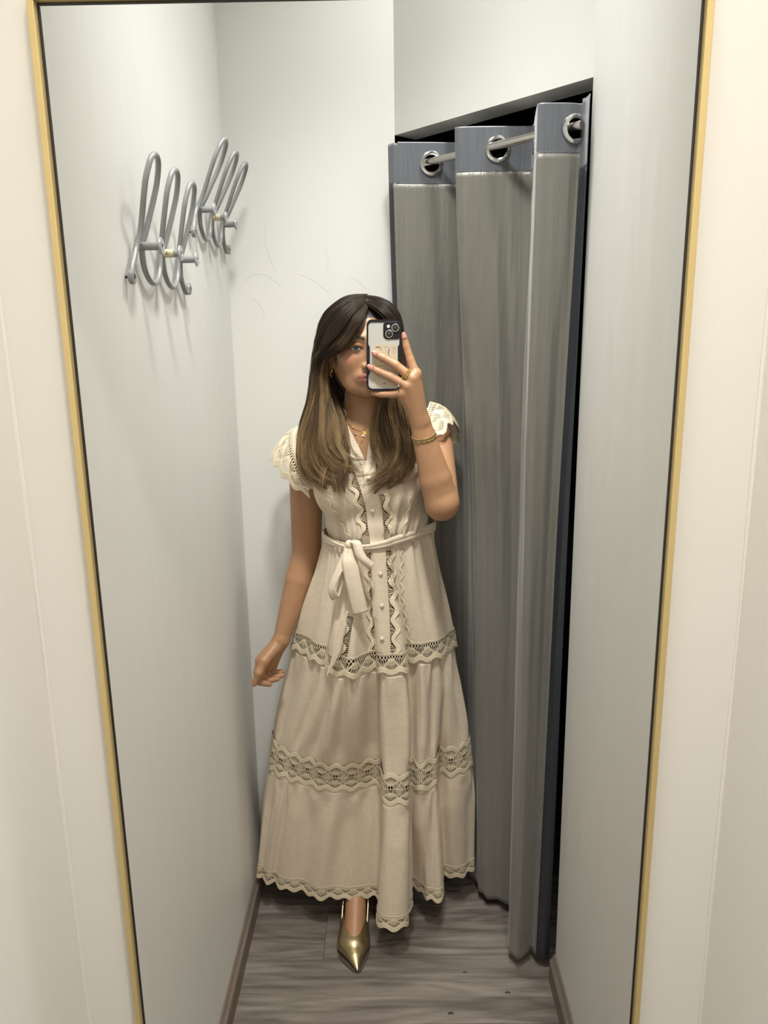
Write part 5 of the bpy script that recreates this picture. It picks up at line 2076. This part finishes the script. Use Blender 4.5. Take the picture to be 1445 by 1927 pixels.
# dark under-volume: crown cap and locks
hx = Field(np.arange(-0.225, 0.075, 0.003), np.arange(1.66, 1.925, 0.003), np.arange(1.18, 1.672, 0.003))
hx.ell(hp(0, 0.020, 0.026), (0.0795, 0.0960, 0.0815), 0.01, rot=HR)
hx.ell(hp(0, 0.055, -0.03), (0.070, 0.050, 0.10), 0.03, rot=HR)
hx.ell((-0.055, 1.880, 1.44), (0.080, 0.030, 0.10), 0.02)
hx.ell(hp(0.004, -0.086, -0.012), (0.050, 0.062, 0.078), 0.006, 'sub', rot=HR)
hx.ell(hp(0.0, -0.07, -0.07), (0.062, 0.085, 0.062), 0.006, 'sub', rot=HR)
for nm in groups:
    for g in groups[nm]:
        rr = 0.0062 * np.sin(np.linspace(0.35, np.pi - 0.25, NP)) ** 0.6
        if nm in ("L", "R"):
            rr = rr * np.interp(np.linspace(0, 1, NP), [0, 0.12, 0.3, 1], [0.2, 0.35, 0.7, 1.0])
        gb = g + np.array([0, 0.007, 0])
        for i in range(0, NP - 2, 2):
            hx.cone(gb[i], gb[i + 2], rr[i], rr[i + 2], 0.010)
HV, HF = hx.surface()
del hx.D
HV = relax(HV, HF, 4)


def hair_col(z, rnd, hi):
    """root-to-tip colour by height: dark crown, golden lengths"""
    t = np.clip((1.60 - z) / 0.36, 0, 1)
    c0, c1, c2 = np.array([0.020, 0.0125, 0.008]), np.array([0.062, 0.037, 0.019]), np.array([0.15, 0.092, 0.043])
    t = np.clip(t + rnd, 0, 1)[..., None]
    c = np.where(t < 0.45, c0 + (c1 - c0) * (t / 0.45), c1 + (c2 - c1) * ((t - 0.45) / 0.55))
    h = (hi * sstep(0.12, 0.5, t[..., 0]))[..., None]
    return c * (1 - h) + np.array([0.34, 0.222, 0.105]) * h


def vcol_build(nt, b, tc):
    a = nt.nodes.new("ShaderNodeVertexColor")
    a.layer_name = "Col"
    nt.links.new(a.outputs["Color"], b.inputs["Base Color"])


mat("hair_under", (0.03, 0.02, 0.012), 0.55, bump=((500, 500, 10), 0.4, 0.001), build=vcol_build)
hair = mesh("hair", HV, HF, "hair_under", person)
tag(hair, "long wavy brown hair with golden lengths, parted in the middle")
hc = hair_col(HV[:, 2], np.zeros(len(HV)) - 0.12, np.zeros(len(HV)))
at_ = hair.data.color_attributes.new("Col", 'FLOAT_COLOR', 'POINT')
at_.data.foreach_set("color", np.column_stack([hc, np.ones(len(hc))]).astype(np.float32).ravel())

# strands, clumped into locks
STR, STC, STR_R = [], [], []


def strands(gs, n, nclump, spread, rad, hi_p, wave, tone):
    k = len(gs)
    GA = np.array(gs)
    cu = np.sort(rng.uniform(0, k - 1.001, nclump))
    coff = rng.normal(0, 1, (nclump, 3)) * spread
    cph = rng.uniform(0, 6.28, nclump)
    cfr = rng.uniform(1.0, 1.9, nclump)
    chi = (rng.uniform(0, 1, nclump) < hi_p) * rng.uniform(0.35, 1.0, nclump)
    clen = rng.uniform(0.76, 1.0, nclump)
    ccurl = rng.normal(0.0, 1.0, nclump)
    ctone = rng.normal(0, 0.10, nclump) + tone
    tt = np.linspace(0, 1, NP)
    for _ in range(n):
        c = rng.integers(nclump)
        u = np.clip(cu[c] + rng.normal(0, 0.13), 0, k - 1.001)
        i = int(u)
        f = u - i
        P = GA[i] * (1 - f) + GA[i + 1] * f
        uc = cu[c]
        ic = int(uc)
        Pc = GA[ic] * (1 - (uc - ic)) + GA[ic + 1] * (uc - ic)
        cl = 0.15 + 0.55 * tt ** 1.3
        P = P * (1 - cl[:, None]) + Pc * cl[:, None]
        grow = np.interp(tt, [0, 0.1, 0.4, 1], [0.25, 0.45, 0.8, 1.15])[:, None]
        P = P + coff[c] * grow + rng.normal(0, 1, 3) * spread * 0.45 * grow
        w_ = wave * (tt ** 1.5) * np.sin(cfr[c] * 2 * np.pi * tt + cph[c])
        P[:, 0] += w_ + rng.normal(0, 0.0004)
        P[:, 1] += 0.6 * wave * (tt ** 1.5) * np.cos(cfr[c] * 2 * np.pi * tt + cph[c])
        P[:, 0] += 0.020 * ccurl[c] * np.clip((tt - 0.72) / 0.28, 0, 1) ** 1.6
        P[:, 2] += 0.010 * abs(ccurl[c]) * np.clip((tt - 0.8) / 0.2, 0, 1) ** 2
        P[:, 1] -= 0.004 * np.clip((tt - 0.55) / 0.3, 0, 1) * rng.uniform(0, 1.6)
        L = clen[c] * rng.uniform(0.84, 1.05)
        src = np.clip(tt * L, 0, 1) * (NP - 1)
        P = np.stack([np.interp(src, np.arange(NP), P[:, q]) for q in range(3)], 1)
        STR.append(P)
        STR_R.append(rad * np.interp(tt, [0, 0.05, 0.75, 1], [0.7, 1, 0.9, 0.2]))
        STC.append(hair_col(P[:, 2], ctone[c] + rng.normal(0, 0.06), np.full(NP, chi[c] * rng.uniform(0.5, 1.0))))


strands(groups["L"], 6500, 130, 0.0056, 0.00042, 0.45, 0.0095, 0.02)
strands(groups["LB"], 1600, 40, 0.0065, 0.00042, 0.15, 0.0040, -0.22)
strands(groups["R"], 5000, 100, 0.0054, 0.00042, 0.34, 0.0095, -0.02)
strands(groups["RB"], 1600, 40, 0.0060, 0.00042, 0.12, 0.0040, -0.22)
# crown strands running back and down over the cap
for _ in range(3200):
    az = rng.uniform(-1.25, 1.25)
    sx = math.copysign(1, az)
    t = np.linspace(0.0, 1.0, NP)
    # start on the parting line, fall to the side
    y0 = rng.uniform(-0.055, 0.07)
    ph_ = t * 1.75
    R0 = np.array([0.0815, 0.0975, 0.0835]) * rng.uniform(0.995, 1.03)
    yy = (y0 + 0.035 * t) / R0[1]
    rr = np.sqrt(np.clip(1 - yy ** 2, 0.02, 1))
    P = np.stack([sx * R0[0] * rr * np.sin(ph_), R0[1] * yy, R0[2] * rr * np.cos(ph_)], 1)
    W = HEAD + (P + np.array([0, 0.020, 0.026])) @ HR.T
    STR.append(W)
    STR_R.append(np.full(NP, 0.00032))
    STC.append(hair_col(W[:, 2] + 0.02, rng.normal(-0.02, 0.05), np.full(NP, 0.10 * (rng.uniform() < 0.15))))
# flyaways
for _ in range(45):
    b = rng.uniform(-0.9, 0.9)
    base = hp(0.06 * math.sin(b), rng.uniform(-0.03, 0.04), 0.026 + 0.078 * math.cos(b))
    dirv = np.array([math.sin(b) * 0.8 + rng.normal(0, 0.5), rng.normal(0, 0.3), 0.55 + rng.normal(0, 0.2)])
    t = np.linspace(0, 1, NP)[:, None]
    L = rng.uniform(0.012, 0.035)
    W = base + dirv * L * t + np.array([rng.normal(0, 0.02), 0, -0.035]) * t ** 2 * rng.uniform(0.3, 1)
    STR.append(W)
    STR_R.append(np.linspace(0.00012, 0.00005, NP))
    STC.append(np.tile([0.03, 0.02, 0.012], (NP, 1)))
# loose ends lying over the dress
for _ in range(30):
    g = groups["L" if rng.uniform() < 0.6 else "R"]
    gg = g[rng.integers(len(g))]
    s_ = gg[int(NP * rng.uniform(0.72, 0.9))]
    dirv = np.array([rng.normal(0, 0.7), 0, -1.0])
    t = np.linspace(0, 1, NP)[:, None]
    L = rng.uniform(0.02, 0.045)
    W = s_ + dirv * L * t + np.array([rng.normal(0, 0.035), 0, rng.uniform(0, 0.02)]) * t ** 2
    STR.append(push_out(W, 0.004))
    STR_R.append(np.linspace(0.0003, 0.0001, NP))
    STC.append(hair_col(W[:, 2], rng.normal(0, 0.1), np.full(NP, 0.2)))
hcur = bpy.data.hair_curves.new("hair_strands")
hcur.add_curves([NP] * len(STR))
pos_ = np.vstack(STR).astype(np.float32)
hcur.attributes["position"].data.foreach_set("vector", pos_.ravel())
ra = hcur.attributes.get("radius") or hcur.attributes.new("radius", 'FLOAT', 'POINT')
ra.data.foreach_set("value", np.concatenate(STR_R).astype(np.float32))
cc_ = hcur.attributes.new("Col", 'FLOAT_COLOR', 'POINT')
cc_.data.foreach_set("color", np.column_stack([np.vstack(STC), np.ones(len(pos_))]).astype(np.float32).ravel())
hm = bpy.data.materials.new("hair_strand")
hm.use_nodes = True
nt = hm.node_tree
nt.nodes.clear()
ho_ = nt.nodes.new("ShaderNodeOutputMaterial")
hb_ = nt.nodes.new("ShaderNodeBsdfPrincipled")
hb_.inputs["Roughness"].default_value = 0.42
hb_.inputs["Specular IOR Level"].default_value = 0.22
ha_ = nt.nodes.new("ShaderNodeAttribute")
ha_.attribute_name = "Col"
nt.links.new(ha_.outputs["Color"], hb_.inputs["Base Color"])
nt.links.new(hb_.outputs[0], ho_.inputs["Surface"])
hcur.materials.append(hm)
hs = bpy.data.objects.new("hair_strands", hcur)
link(hs, hair)
hs["kind"] = "stuff"
